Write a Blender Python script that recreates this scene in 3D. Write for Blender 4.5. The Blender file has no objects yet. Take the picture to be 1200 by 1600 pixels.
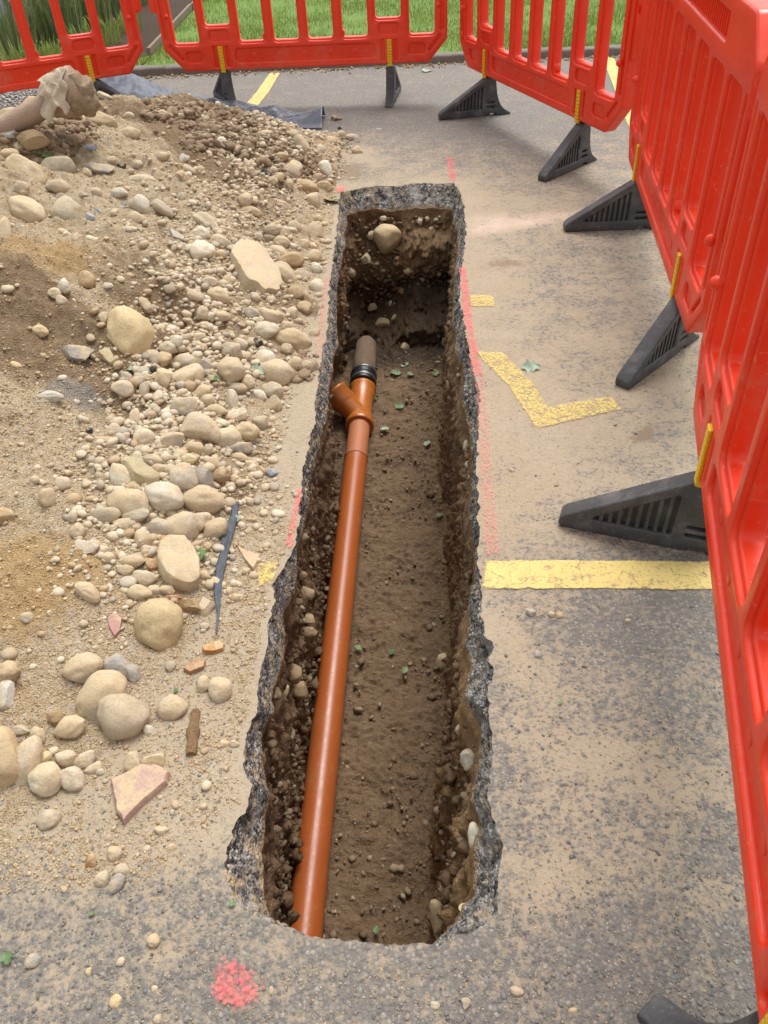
import bpy, bmesh, math, random
import numpy as np
from mathutils import Vector, Matrix, noise, geometry

# ------------------------------------------------------------------ camera, sky, sun, exposure
S = bpy.context.scene
COL = S.collection
FPX, PITCH, ROLL, CH = 1209.5, math.radians(41.35), math.radians(-2.53), 1.5
cam_d = bpy.data.cameras.new('camera'); cam = bpy.data.objects.new('camera', cam_d); COL.objects.link(cam)
cam.matrix_world = Matrix.Translation((0, 0, CH)) @ Matrix.Rotation(math.pi/2-PITCH, 4, 'X') @ Matrix.Rotation(ROLL, 4, 'Z')
cam_d.sensor_fit = 'VERTICAL'; cam_d.sensor_height = 24; cam_d.lens = 24*FPX/1600
cam_d.clip_start = 0.02; cam_d.clip_end = 400
S.camera = cam

SUN_EL, SUN_AZ = math.radians(66), math.radians(22)      # azimuth clockwise from +Y
w = bpy.data.worlds.new('World'); S.world = w; w.use_nodes = True
nt = w.node_tree; nt.nodes.clear()
sky = nt.nodes.new('ShaderNodeTexSky'); sky.sky_type = 'NISHITA'; sky.sun_disc = False
sky.sun_elevation = SUN_EL; sky.sun_rotation = SUN_AZ; sky.air_density = 1.0; sky.dust_density = 3.0
hs = nt.nodes.new('ShaderNodeHueSaturation'); hs.inputs['Saturation'].default_value = 0.08
bg = nt.nodes.new('ShaderNodeBackground'); bg.inputs['Strength'].default_value = 0.14
wo = nt.nodes.new('ShaderNodeOutputWorld')
nt.links.new(sky.outputs[0], hs.inputs['Color']); nt.links.new(hs.outputs[0], bg.inputs[0]); nt.links.new(bg.outputs[0], wo.inputs[0])

sun_d = bpy.data.lights.new('sun', 'SUN'); sun = bpy.data.objects.new('sun', sun_d); COL.objects.link(sun)
sun_d.energy = 1.4; sun_d.angle = math.radians(30); sun_d.color = (1.0, 0.965, 0.90)
sd = Vector((math.sin(SUN_AZ)*math.cos(SUN_EL), math.cos(SUN_AZ)*math.cos(SUN_EL), math.sin(SUN_EL)))
sun.rotation_euler = sd.to_track_quat('Z', 'Y').to_euler()
S.view_settings.view_transform = 'Standard'; S.view_settings.look = 'None'
S.view_settings.exposure = 0.76; S.view_settings.gamma = 1

random.seed(7); RNG = np.random.default_rng(11)

# ------------------------------------------------------------------ numpy noise
def _h(ix, iy, iz, seed):
    x = (ix.astype(np.int64)*374761393 + iy.astype(np.int64)*668265263 + iz.astype(np.int64)*2147483647*3 + seed*144269504) & 0xffffffff
    x = ((x ^ (x >> 13))*1274126177) & 0xffffffff
    x = (x ^ (x >> 16)) & 0xffffffff
    x = (x*2246822519) & 0xffffffff; x ^= (x >> 15)
    return (x & 0xffffff)/float(0xffffff)
def vn(p, seed=0):
    f = np.floor(p); i = f.astype(np.int64); t = p-f; t = t*t*(3-2*t); r = 0
    for a in (0, 1):
        for b in (0, 1):
            for c in (0, 1):
                wgt = (t[:, 0] if a else 1-t[:, 0])*(t[:, 1] if b else 1-t[:, 1])*(t[:, 2] if c else 1-t[:, 2])
                r = r+wgt*_h(i[:, 0]+a, i[:, 1]+b, i[:, 2]+c, seed)
    return r*2-1
def fbm(p, sc, octv=4, seed=0, gain=.5):
    p = np.asarray(p, float); s = 0; a = 1; tot = 0
    for k in range(octv):
        s = s+a*vn(p*sc*(2.03**k)+k*7.3, seed+k); tot += a; a *= gain
    return s/tot
def worley(p, sc, seed=0):
    p = np.asarray(p, float)*sc; f = np.floor(p).astype(np.int64); best = np.full(len(p), 9.); bid = np.zeros(len(p))
    for a in (-1, 0, 1):
        for b in (-1, 0, 1):
            for c in (-1, 0, 1):
                q = f+np.array([a, b, c])
                j = np.stack([_h(q[:, 0], q[:, 1], q[:, 2], seed+k) for k in (1, 2, 3)], 1)
                d = ((q+j-p)**2).sum(1); m = d < best
                best = np.where(m, d, best); bid = np.where(m, _h(q[:, 0], q[:, 1], q[:, 2], seed+9), bid)
    return np.sqrt(best), bid
def P3(x, y, z=None):
    x = np.atleast_1d(x).astype(float); y = np.atleast_1d(y).astype(float)
    return np.stack([x, y, np.zeros_like(x) if z is None else np.broadcast_to(z, x.shape).astype(float)], 1)
def smooth(a, b, x):
    t = np.clip((x-a)/(b-a), 0, 1); return t*t*(3-2*t)

# ------------------------------------------------------------------ photo measurements -> places on the ground
def ray(u, v):
    X, Y = u-600, v-800; cr, sr = math.cos(ROLL), math.sin(ROLL)
    X, Y = X*cr+Y*sr, -X*sr+Y*cr
    return np.array([X/FPX, math.cos(PITCH)-Y/FPX*math.sin(PITCH), -math.sin(PITCH)-Y/FPX*math.cos(PITCH)])
def gp(u, v, z=0.0):
    d = ray(u, v); k = (z-CH)/d[2]; return (d[0]*k, d[1]*k, z)
_c=(Matrix.Rotation(math.pi/2-PITCH, 4, 'X') @ Matrix.Rotation(ROLL, 4, 'Z')).to_3x3(); CAMX, CAMY, CAMZ = [np.array(_c.col[i]) for i in range(3)]

# ------------------------------------------------------------------ object helpers
def tag(o, label=None, cat=None, group=None, kind=None):
    for k, v in (('label', label), ('category', cat), ('group', group), ('kind', kind)):
        if v: o[k] = v
    return o
def empty(name, loc=(0, 0, 0), rot=(0, 0, 0)):
    o = bpy.data.objects.new(name, None); o.empty_display_size = .1; COL.objects.link(o); o.location = loc; o.rotation_euler = rot; return o
def link(name, me, mat=None, parent=None):
    o = bpy.data.objects.new(name, me); COL.objects.link(o)
    if mat and not me.materials: me.materials.append(mat)
    if parent: o.parent = parent
    return o
def mesh(name, V, F, smoothf=True, angle=None):
    me = bpy.data.meshes.new(name); V = np.asarray(V, np.float32)
    if isinstance(F, np.ndarray):
        n = F.shape[1]; me.vertices.add(len(V)); me.vertices.foreach_set('co', V.ravel())
        me.loops.add(F.size); me.loops.foreach_set('vertex_index', F.astype(np.int32).ravel())
        me.polygons.add(len(F)); me.polygons.foreach_set('loop_start', np.arange(0, F.size, n, dtype=np.int32))
        me.update(calc_edges=True); me.validate()
    else:
        me.from_pydata(V.tolist(), [], F); me.update()
    if smoothf:
        me.polygons.foreach_set('use_smooth', [True]*len(me.polygons))
        if angle: me.set_sharp_from_angle(angle=math.radians(angle))
    return me
def attr(me, name, vals):
    a = me.attributes.new(name, 'FLOAT', 'POINT'); a.data.foreach_set('value', np.asarray(vals, np.float32))

class MB:
    def __init__(s): s.v = []; s.f = []
    def add(s, V, F):
        b = len(s.v); s.v += [tuple(p) for p in V]; s.f += [tuple(i+b for i in f) for f in F]
    def box(s, c, d, M=None, bev=0.0):
        x, y, z = [k/2 for k in d]
        V = [(sx*x, sy*y, sz*z) for sx in (-1, 1) for sy in (-1, 1) for sz in (-1, 1)]
        F = [(0, 1, 3, 2), (4, 6, 7, 5), (0, 4, 5, 1), (2, 3, 7, 6), (0, 2, 6, 4), (1, 5, 7, 3)]
        if M is not None: V = [tuple(M @ Vector(p)) for p in V]
        s.add([(p[0]+c[0], p[1]+c[1], p[2]+c[2]) for p in V], F)
    def tube(s, pts, rad, n=20, cap=True):
        pts = [Vector(p) for p in pts]; up = Vector((0, 0, 1)); V = []; F = []
        for i, p in enumerate(pts):
            t = (pts[min(i+1, len(pts)-1)]-pts[max(i-1, 0)]).normalized()
            if t.length < .5: t = (pts[-1]-pts[0]).normalized()
            a = up if abs(t.dot(up)) < .95 else Vector((1, 0, 0)); x = t.cross(a).normalized(); y = x.cross(t)
            r = rad[i] if hasattr(rad, '__len__') else rad
            V += [tuple(p+(x*math.cos(2*math.pi*k/n)+y*math.sin(2*math.pi*k/n))*r) for k in range(n)]
        for i in range(len(pts)-1):
            F += [(i*n+k, i*n+(k+1) % n, (i+1)*n+(k+1) % n, (i+1)*n+k) for k in range(n)]
        if cap: F += [tuple(range(n-1, -1, -1)), tuple(range((len(pts)-1)*n, len(pts)*n))]
        s.add(V, F)
    def build(s, name, mat, parent=None, angle=35):
        return link(name, mesh(name, s.v, s.f, True, angle), mat, parent)

def rounded(poly, r, n=4):
    out = []; N = len(poly); rr = r if hasattr(r, '__len__') else [r]*N
    for i in range(N):
        p0, p, p1 = Vector(poly[i-1]), Vector(poly[i]), Vector(poly[(i+1) % N])
        a = (p0-p); b = (p1-p); la, lb = a.length, b.length; a.normalize(); b.normalize()
        ang = math.acos(max(-1, min(1, a.dot(b)))); d = min(rr[i]/math.tan(ang/2), la*.48, lb*.48)
        A = p+a*d; B = p+b*d
        for k in range(n+1):
            t = k/n; out.append(tuple(A*(1-t)**2+p*2*t*(1-t)+B*t*t))
    return out
def area(l): return sum(l[i-1][0]*l[i][1]-l[i][0]*l[i-1][1] for i in range(len(l)))/2
def plate(outer, holes, t0, t1, bev, mb, seg=3, one=0):
    """plate in the x,z plane between y=t0 and y=t1 with rounded edges, outer outline and holes"""
    loops = [outer if area(outer) > 0 else outer[::-1]]+[h if area(h) < 0 else h[::-1] for h in holes]
    prof = [(bev*(1-math.sin(a)), t1-bev*(1-math.cos(a))) for a in [math.pi/2*(0+k/seg) for k in range(seg+1)]]
    prof = [(bev*(1-math.sin(math.pi/2*k/seg)), t1-bev*(1-math.cos(math.pi/2*k/seg))) for k in range(seg+1)]
    back = [(i, t0+(t1-y)) for i, y in prof[::-1]]
    steps = prof+back
    if one > 0: steps = prof+[(0, t0)]
    if one < 0: steps = [(0, t1)]+back
    V = []; F = []; caps = {0: [], len(steps)-1: []}
    for lp in loops:
        N = len(lp); nr = []
        for i in range(N):
            a = Vector(lp[i])-Vector(lp[i-1]); b = Vector(lp[(i+1) % N])-Vector(lp[i])
            a.normalize(); b.normalize(); n1 = Vector((-a[1], a[0])); n2 = Vector((-b[1], b[0])); m = n1+n2
            m = m.normalized() if m.length > 1e-6 else n1
            nr.append(m/max(.5, m.dot(n1)))
        base = []
        for si, (ins, y) in enumerate(steps):
            b0 = len(V); base.append(b0)
            for i in range(N):
                q = Vector(lp[i])+nr[i]*ins; V.append((q[0], y, q[1]))
            if si in caps: caps[si].append([(b0+i) for i in range(N)])
        for s_ in range(len(steps)-1):
            for i in range(N):
                j = (i+1) % N; F.append((base[s_]+i, base[s_]+j, base[s_+1]+j, base[s_+1]+i))
    for si, lps in caps.items():
        pl = [[Vector((V[i][0], V[i][2], 0)) for i in l] for l in lps]; flat = [i for l in lps for i in l]
        for tri in geometry.tessellate_polygon(pl):
            t = tuple(flat[k] for k in tri)
            n = (Vector(V[t[1]])-Vector(V[t[0]])).cross(Vector(V[t[2]])-Vector(V[t[0]]))
            if (n[1] > 0) != (si == 0): t = t[::-1]
            F.append(t)
    mb.add(V, F)
def rect(cx, z0, z1, wd, r=.02, n=4):
    return rounded([(cx-wd/2, z0), (cx+wd/2, z0), (cx+wd/2, z1), (cx-wd/2, z1)], r, n)

# ------------------------------------------------------------------ materials
class NT:
    def __init__(s, name):
        s.m = bpy.data.materials.new(name); s.m.use_nodes = True; s.t = s.m.node_tree; s.b = s.t.nodes['Principled BSDF']; s.out = s.t.nodes['Material Output']
        s.pos = s.n('ShaderNodeNewGeometry').outputs['Position']
    def n(s, ty, **kw):
        nd = s.t.nodes.new(ty)
        for k, v in kw.items(): setattr(nd, k, v)
        return nd
    def L(s, a, b): s.t.links.new(a, b)
    def set(s, sock, v):
        if hasattr(v, 'links') or hasattr(v, 'node'): s.L(v, sock)
        else: sock.default_value = v if not (isinstance(v, tuple) and len(v) == 3 and sock.type == 'RGBA') else (*v, 1)
    def noise(s, scale, detail=4, rough=.55, co=None, dist=0):
        nd = s.n('ShaderNodeTexNoise'); nd.inputs['Scale'].default_value = scale; nd.inputs['Detail'].default_value = detail
        nd.inputs['Roughness'].default_value = rough; nd.inputs['Distortion'].default_value = dist
        s.L(co or s.pos, nd.inputs['Vector']); return nd.outputs[0]
    def voro(s, scale, feature='F1', out='Distance', co=None, rnd=1.0):
        nd = s.n('ShaderNodeTexVoronoi', feature=feature); nd.inputs['Scale'].default_value = scale; nd.inputs['Randomness'].default_value = rnd
        s.L(co or s.pos, nd.inputs['Vector']); return nd.outputs[out]
    def ramp(s, f, stops):
        r = s.n('ShaderNodeValToRGB'); e = r.color_ramp.elements
        while len(e) < len(stops): e.new(.5)
        for el, (p, c) in zip(e, stops): el.position = p; el.color = (*c, 1) if hasattr(c, '__len__') else (c, c, c, 1)
        s.L(f, r.inputs[0]); return r.outputs[0]
    def mr(s, f, a, b, c=0., d=1.):
        m = s.n('ShaderNodeMapRange'); s.L(f, m.inputs[0])
        for i, x in enumerate((a, b, c, d)): m.inputs[i+1].default_value = x
        return m.outputs[0]
    def math(s, op, a, b=0.0):
        m = s.n('ShaderNodeMath', operation=op); s.set(m.inputs[0], a); s.set(m.inputs[1], b); return m.outputs[0]
    def mix(s, f, a, b, mode='MIX'):
        m = s.n('ShaderNodeMix', data_type='RGBA', blend_type=mode); s.set(m.inputs[0], f); s.set(m.inputs[6], a); s.set(m.inputs[7], b); return m.outputs[2]
    def bump(s, hgt, strength=.5, dist=.01, prev=None):
        b = s.n('ShaderNodeBump'); b.inputs['Strength'].default_value = strength; b.inputs['Distance'].default_value = dist; s.L(hgt, b.inputs['Height'])
        if prev is not None: s.L(prev, b.inputs['Normal'])
        return b.outputs[0]
    def at(s, name):
        a = s.n('ShaderNodeAttribute', attribute_name=name); return a.outputs['Fac']
    def fin(s, col, rough=.8, bump=None, **kw):
        s.set(s.b.inputs['Base Color'], col); s.set(s.b.inputs['Roughness'], rough)
        if bump is not None: s.L(bump, s.b.inputs['Normal'])
        for k, v in kw.items(): s.set(s.b.inputs[k], v)
        return s.m

SAND = (.50, .365, .195); SAND2 = (.62, .49, .31); SOIL = (.20, .115, .055)

def m_tarmac():
    t = NT('tarmac'); big = t.noise(1.3, 3); med = t.noise(7, 5, .6); fine = t.noise(60, 5, .65)
    v1 = t.voro(105); vc = t.voro(105, out='Color'); v2 = t.voro(230); sep = t.n('ShaderNodeSeparateColor'); t.L(vc, sep.inputs[0])
    chip = t.ramp(sep.outputs[0], [(0, (.135, .125, .111)), (.45, (.19, .177, .158)), (.8, (.25, .232, .204)), (1, (.33, .30, .255))])
    binder = t.mix(fine, (.105, .096, .085), (.20, .182, .158))
    c = t.mix(t.mr(v1, .30, .62), chip, binder)
    c = t.mix(t.mr(big, .3, .7, 0, .45), c, t.mix(1.0, c, (.86, .85, .85), 'MULTIPLY'))
    dust = t.at('dust')
    # dust lies between the chippings and spreads over them where it is thick
    lowf = t.mr(v1, .15, .62, 0, .26); n1 = t.math('ADD', t.math('MULTIPLY', t.math('SUBTRACT', med, .5), 1.3), t.math('MULTIPLY', t.math('SUBTRACT', t.noise(27, 5, .7), .5), 1.3)); n2 = t.math('MULTIPLY', t.math('SUBTRACT', fine, .5), 2.3)
    f = t.math('ADD', t.math('ADD', dust, lowf), t.math('ADD', n1, n2)); f = t.mr(f, .40, .95)
    dc = t.mix(t.noise(4.1, 4), (.36, .275, .175), (.47, .40, .295)); dc = t.mix(t.mr(fine, .35, .7), dc, (.33, .26, .18))
    dc = t.mix(t.mr(t.math('ADD', t.at('pale'), t.math('MULTIPLY', t.math('SUBTRACT', t.noise(9, 5, .7), .5), .9)), .2, 1.0, 0, .8), dc, (.66, .50, .40)); bn = t.math('ADD', t.at('brown'), t.math('MULTIPLY', t.math('SUBTRACT', t.noise(20, 5, .7), .5), 1.3)); dc = t.mix(t.mr(bn, .42, .72, 0, .85), dc, (.24, .165, .095)); f = t.math('MAXIMUM', f, t.mr(bn, .5, .75, 0, .8))
    c = t.mix(t.math('MULTIPLY', f, .90), c, dc)
    h = t.math('ADD', t.math('MULTIPLY', t.mr(v1, 0, .6, 1, 0), .7), t.math('ADD', t.math('MULTIPLY', t.mr(v2, 0, .6, 1, 0), .25), t.math('MULTIPLY', fine, .5)))
    h = t.math('MULTIPLY', h, t.mr(f, 0, 1, 1, .45))
    return t.fin(c, t.mr(f, 0, 1, .72, .95), t.bump(h, .85, .0055))
def m_slab():
    t = NT('broken_tarmac'); n = t.noise(14, 5, .65); fine = t.noise(120, 4, .6); v = t.voro(130); vc = t.voro(130, out='Color')
    sep = t.n('ShaderNodeSeparateColor'); t.L(vc, sep.inputs[0])
    c = t.ramp(sep.outputs[0], [(0, (.018, .018, .018)), (.30, (.055, .052, .048)), (.60, (.155, .147, .135)), (.85, (.31, .295, .27)), (1, (.48, .455, .41))])
    c = t.mix(t.mr(n, .47, .62, 0, .8), c, t.mix(fine, (.25, .24, .225), (.46, .445, .42)))
    c = t.mix(t.mr(t.noise(32, 4, .6), .52, .64, 0, .8), c, (.018, .017, .018))
    c = t.mix(t.mr(t.at('soil'), .3, .9), c, (.22, .14, .075))
    c = t.mix(t.math('MULTIPLY', t.mr(t.noise(26, 4), .50, .62), t.at('dust')), c, (.46, .35, .22))
    h = t.math('ADD', t.mr(v, 0, .6, 1, 0), fine)
    return t.fin(c, .8, t.bump(h, .9, .006))
def m_soil():
    t = NT('trench_soil'); a = t.noise(5, 4, .6); b = t.noise(28, 5, .65); f = t.noise(140, 4, .65)
    c = t.mix(t.mr(a, .3, .7), (.115, .064, .032), (.21, .125, .060)); c = t.mix(t.mr(b, .42, .68, 0, .7), c, (.29, .195, .11)); c = t.mix(t.mr(t.noise(9, 5, .7), .52, .62, 0, .45), c, (.085, .052, .030))
    c = t.mix(t.mr(b, .45, .28, 0, .7), c, (.075, .045, .026)); c = t.mix(t.mr(f, .62, .75, 0, .6), c, (.36, .27, .17))
    c = t.mix(t.mr(t.at('ochre'), .0, 1., 0, .55), c, (.38, .235, .095))
    c = t.mix(t.mr(t.at('floor'), 0, 1, 0, .6), c, t.mix(b, (.135, .082, .045), (.205, .135, .078)))
    c = t.mix(t.at('far_dark'), c, t.mix(1.0, c, (.33, .31, .30), 'MULTIPLY'))  # darker soil colour low at the far end of the trench
    h = t.math('ADD', b, t.math('MULTIPLY', f, .45))
    return t.fin(c, .85, t.bump(h, 1., .016))
def m_heap():
    t = NT('heap_sand'); a = t.noise(2.2, 4, .6); b = t.noise(16, 5, .65); f = t.noise(170, 4, .7); v = t.voro(190); g = t.voro(75, out='Color')
    sep = t.n('ShaderNodeSeparateColor'); t.L(g, sep.inputs[0])
    c = t.mix(t.mr(a, .35, .65), (.50, .365, .215), (.58, .455, .295)); c = t.mix(t.mr(b, .35, .7, 0, .6), c, (.59, .47, .315))
    c = t.mix(t.mr(b, .42, .30, 0, .55), c, (.30, .19, .085)); c = t.mix(t.mr(f, .5, .72, 0, .55), c, (.70, .60, .44))
    c = t.mix(t.mr(f, .47, .3, 0, .75), c, (.25, .17, .09)); c = t.mix(t.mr(t.noise(55, 5, .7), .50, .34, 0, .55), c, (.33, .225, .115))
    c = t.mix(t.mr(sep.outputs[0], .86, .90, 0, .5), c, t.mix(sep.outputs[1], (.35, .34, .33), (.72, .64, .50)))
    damp = t.at('damp'); c = t.mix(t.mr(t.math('ADD', damp, t.math('MULTIPLY', t.math('SUBTRACT', b, .5), .9)), .35, .75, 0, .85), c, t.mix(f, (.16, .098, .048), (.31, .205, .110)))
    c = t.mix(t.mr(t.math('ADD', t.at('och'), t.math('MULTIPLY', t.math('SUBTRACT', b, .5), 1.2)), .4, .8, 0, .7), c, (.46, .285, .10))
    c = t.mix(t.mr(t.math('ADD', t.at('grey'), t.math('MULTIPLY', t.math('SUBTRACT', b, .5), 1.)), .45, .8, 0, .7), c, t.mix(f, (.20, .19, .19), (.42, .38, .33)))
    h = t.math('ADD', t.math('MULTIPLY', t.mr(v, 0, .6, 1, 0), .6), t.math('ADD', f, b))
    return t.fin(c, .93, t.bump(h, 1.0, .010))
def m_stone():
    t = NT('stone'); oi = t.n('ShaderNodeObjectInfo'); tc = t.n('ShaderNodeTexCoord').outputs['Object']
    n = t.noise(1.6, 4, .6, t.pos); fine = t.noise(150, 4, .65); b = t.noise(30, 4, .6)
    c = t.mix(t.mr(b, .3, .7, 0, .4), oi.outputs['Color'], t.mix(1.0, oi.outputs['Color'], (.70, .66, .60), 'MULTIPLY'))
    c = t.mix(t.mr(t.noise(11, 5, .75), .56, .66, 0, .5), c, (.34, .245, .135)); c = t.mix(t.mr(fine, .35, .55, .45, 0), c, t.mix(1.0, c, (.60, .55, .50), 'MULTIPLY'))
    c = t.mix(t.mr(t.voro(260), .12, .05, 0, .55), c, (.16, .12, .08))
    # sandy dust caught in patches
    dn = t.noise(22, 5, .7); rnd = t.mr(oi.outputs['Random'], 0, 1, -.14, .16)
    up_ = t.n('ShaderNodeSeparateXYZ'); t.L(t.n('ShaderNodeNewGeometry').outputs['Normal'], up_.inputs[0]); d = t.mr(t.math('ADD', t.math('ADD', dn, rnd), t.mr(up_.outputs[2], .2, 1, -.04, .07)), .45, .64, 0, .85); dc = t.mix(fine, (.38, .28, .155), (.66, .52, .33))
    c = t.mix(d, c, dc)
    return t.fin(c, .82, t.bump(t.math('ADD', t.math('MULTIPLY', fine, .7), t.math('MULTIPLY', t.math('ADD', b, d), .6)), .55, .004))
def m_simple(name, col, rough=.5, var=.25, scale=20, bump=.2, dist=.003, **kw):
    t = NT(name); n = t.noise(scale, 4, .6); f = t.noise(scale*8, 3, .6)
    d = tuple(x*(1-var) for x in col); c = t.mix(n, d, tuple(min(1, x*(1+var*.6)) for x in col))
    return t.fin(c, rough, t.bump(t.math('ADD', n, f), bump, dist), **kw)
def m_barrier():
    t = NT('red_plastic'); n = t.noise(3, 4, .6); f = t.noise(90, 4, .65); s2 = t.noise(11, 5, .7)
    c = t.mix(t.mr(n, .3, .7), (.86, .048, .008), (.76, .030, .005))
    z_ = t.n('ShaderNodeSeparateXYZ'); t.L(t.pos, z_.inputs[0]); low = t.mr(z_.outputs[2], .6, .2, 0, .09)
    c = t.mix(t.mr(s2, .60, .78, 0, .35), c, (.80, .12, .06)); c = t.mix(t.mr(t.math('ADD', f, low), .66, .76, 0, .5), c, (.50, .30, .18))
    c = t.mix(t.mr(t.math('ADD', t.noise(5, 6, .75), low), .60, .80, 0, .28), c, (.52, .34, .22)); c = t.mix(t.mr(t.noise(33, 3, .5, dist=2.5), .66, .70, 0, .3), c, (.86, .30, .20))
    return t.fin(c, t.mr(s2, .3, .75, .27, .5), t.bump(t.math('ADD', n, t.math('MULTIPLY', f, .12)), .12, .004), **{'Specular IOR Level': .55})
def m_rubber():
    t = NT('black_rubber'); n = t.noise(12, 5, .65); f = t.noise(120, 4, .7)
    c = t.mix(t.mr(n, .35, .7), (.040, .040, .042), (.080, .080, .086)); c = t.mix(t.mr(f, .55, .75, 0, .5), c, (.22, .19, .16))
    c = t.mix(t.mr(n, .52, .72, 0, .5), c, (.19, .175, .16))
    return t.fin(c, t.mr(n, .3, .7, .42, .65), t.bump(t.math('ADD', n, f), .3, .003))
def m_pipe(name, col, rough):
    t = NT(name); n = t.noise(7, 4, .6); f = t.noise(160, 3, .6); s2 = t.noise(55, 4, .7)
    c = t.mix(t.mr(n, .3, .7, 0, .5), col, tuple(x*.82 for x in col)); c = t.mix(t.mr(f, .67, .72, 0, .6), c, (.55, .34, .20))
    c = t.mix(t.mr(t.voro(48), .07, .045), c, (.05, .03, .02)); c = t.mix(t.mr(s2, .60, .70, 0, .45), c, (.42, .30, .18)); c = t.mix(t.mr(t.noise(4, 6, .75), .54, .68, 0, .35), c, (.36, .20, .10))
    return t.fin(c, t.mr(s2, .3, .75, rough, rough+.22), t.bump(f, .05, .002), **{'Specular IOR Level': .6})
def m_paint(name, col, wear, dust=(.42, .32, .20), chips=105, dustamt=.5, lo=.10, hi=.45, amax=1.):
    """worn paint film: gaps where it has come off (attribute edge: 1 in the middle of the stroke, 0 at its edge)"""
    t = NT(name); b = t.noise(26, 5, .7); f = t.noise(120, 4, .65); v = t.voro(chips); e = t.at('edge')
    c = t.mix(b, col, tuple(min(1, x*1.12) for x in col)); c = t.mix(t.mr(b, .50, .72, 0, dustamt), c, dust)
    crack = t.mr(t.voro(13, 'DISTANCE_TO_EDGE'), .0, .022, .45, 0)
    k = t.math('ADD', t.mr(e, 0, .35, 0, 1), t.math('MULTIPLY', t.math('SUBTRACT', f, .5), 1.4))
    k = t.math('SUBTRACT', t.math('SUBTRACT', k, crack), t.math('MULTIPLY', t.mr(v, .2, .6), wear)); k = t.math('SUBTRACT', k, t.mr(b, .5, .75, 0, wear))
    a = t.mr(k, lo, hi, 0, amax)
    t.set(t.b.inputs['Alpha'], a)
    return t.fin(c, .75, t.bump(t.math('ADD', t.mr(v, 0, .6, 1, 0), f), .6, .003))
def m_leaf(name, a, b):
    t = NT(name); oi = t.n('ShaderNodeObjectInfo').outputs['Random']; n = t.noise(30, 3)
    c = t.mix(t.math('ADD', t.math('MULTIPLY', n, .5), t.math('MULTIPLY', oi, .5)), a, b)
    return t.fin(c, .5, t.bump(n, .2, .003))
def m_cell(name, cols, scale, rough=.8, bump=.5):
    t = NT(name); g = t.n('ShaderNodeNewGeometry').outputs['Random Per Island']; n = t.noise(scale, 4)
    k = len(cols)-1; c = t.ramp(g, [(i/k, x) for i, x in enumerate(cols)]); c = t.mix(t.mr(n, .3, .7, 0, .45), c, t.mix(1., c, (.6, .55, .5), 'MULTIPLY'))
    return t.fin(c, rough, t.bump(n, bump, .003))

M = dict(tarmac=m_tarmac(), slab=m_slab(), soil=m_soil(), heap=m_heap(), stone=m_stone(), red=m_barrier(), rubber=m_rubber(),
    yellow=m_simple('yellow_plastic', (.80, .50, .008), .4, .2, 30, .2),
    pipe=m_pipe('orange_pipe', (.43, .105, .022), .27), fitting=m_pipe('orange_fitting', (.50, .150, .024), .24), dusty_pipe=m_pipe('dusty_orange_pipe', (.50, .17, .07), .50),
    coupling=m_simple('coupling_rubber', (.018, .018, .02), .35, .2, 60), steel=m_simple('band_steel', (.35, .35, .34), .35, .2, 60, Metallic=.8),
    clay=m_simple('old_clay', (.40, .28, .20), .75, .45, 14, .6, .006), dirtclay=m_simple('dirty_clay', (.22, .15, .10), .9, .45, 30, .8, .008),
    rag=m_simple('sandy_rag', (.47, .38, .28), .95, .35, 18, .5, .006),
    film=m_simple('plastic_film', (.10, .115, .15), .34, .5, 9, .5, .006), 
    ypaint=m_paint('yellow_paint', (.70, .54, .19), .45, lo=-.5, hi=.6, amax=.92, dustamt=.75), yspray=m_paint('yellow_spray_paint', (.72, .545, .17), .8, lo=-.5, hi=.75, amax=.78, dustamt=.75), pink=m_paint('pink_spray_paint', (.85, .16, .17), 1.0, dustamt=.5, lo=-.6, hi=1.1, amax=.8), pinkf=m_paint('faded_pink_spray_paint', (.80, .27, .24), 1.0, dustamt=.6, lo=-.4, hi=1.5, amax=.6),
    leaf=m_leaf('green_leaf', (.06, .13, .03), (.17, .24, .09)), dryleaf=m_leaf('dry_leaf', (.30, .17, .07), (.42, .28, .12)), pleaf=m_leaf('pale_leaf', (.20, .29, .19), (.29, .38, .27)),
    kerb=m_simple('kerb_stone', (.20, .18, .15), .9, .45, 12, .8, .01), wall=m_simple('pale_render', (.50, .55, .60), .9, .1, 5, .2),
    timber=m_simple('edging_board', (.22, .17, .12), .9, .3, 10, .5), bark=m_simple('bark_soil', (.10, .058, .034), .95, .5, 30, 1., .02),
    wood=m_simple('rotten_wood', (.36, .22, .11), .9, .6, 40, 1., .01))
def lawn_mat():
    t = NT('lawn_soil'); n = t.noise(2.5, 4, .6); f = t.noise(60, 4, .7)
    c = t.mix(n, (.10, .19, .025), (.17, .27, .045)); c = t.mix(t.mr(f, .5, .75, 0, .6), c, (.21, .25, .08)); return t.fin(c, .9, t.bump(f, .8, .02))
M['lawn'] = lawn_mat()
M['gravel'] = m_cell('gravel_mix', [(.42, .32, .20), (.58, .48, .33), (.50, .41, .28), (.38, .33, .26), (.66, .58, .44), (.46, .33, .19), (.56, .46, .32), (.62, .54, .40)], 120)
M['crumb'] = m_cell('sand_crumbs', [(.44, .315, .17), (.54, .41, .25), (.38, .26, .13), (.60, .48, .31), (.47, .37, .24)], 200)
M['chips'] = m_cell('tarmac_chippings', [(.13, .125, .12), (.19, .185, .18), (.25, .24, .225), (.29, .24, .18), (.15, .145, .14), (.36, .29, .20)], 120)
M['greygravel'] = m_cell('grey_gravel', [(.20, .20, .20), (.38, .37, .36), (.52, .50, .47), (.28, .27, .26), (.15, .15, .15)], 60)
M['litter'] = m_cell('leaf_litter', [(.28, .15, .06), (.46, .30, .13), (.60, .47, .30), (.18, .10, .05), (.25, .24, .07)], 60)
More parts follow.
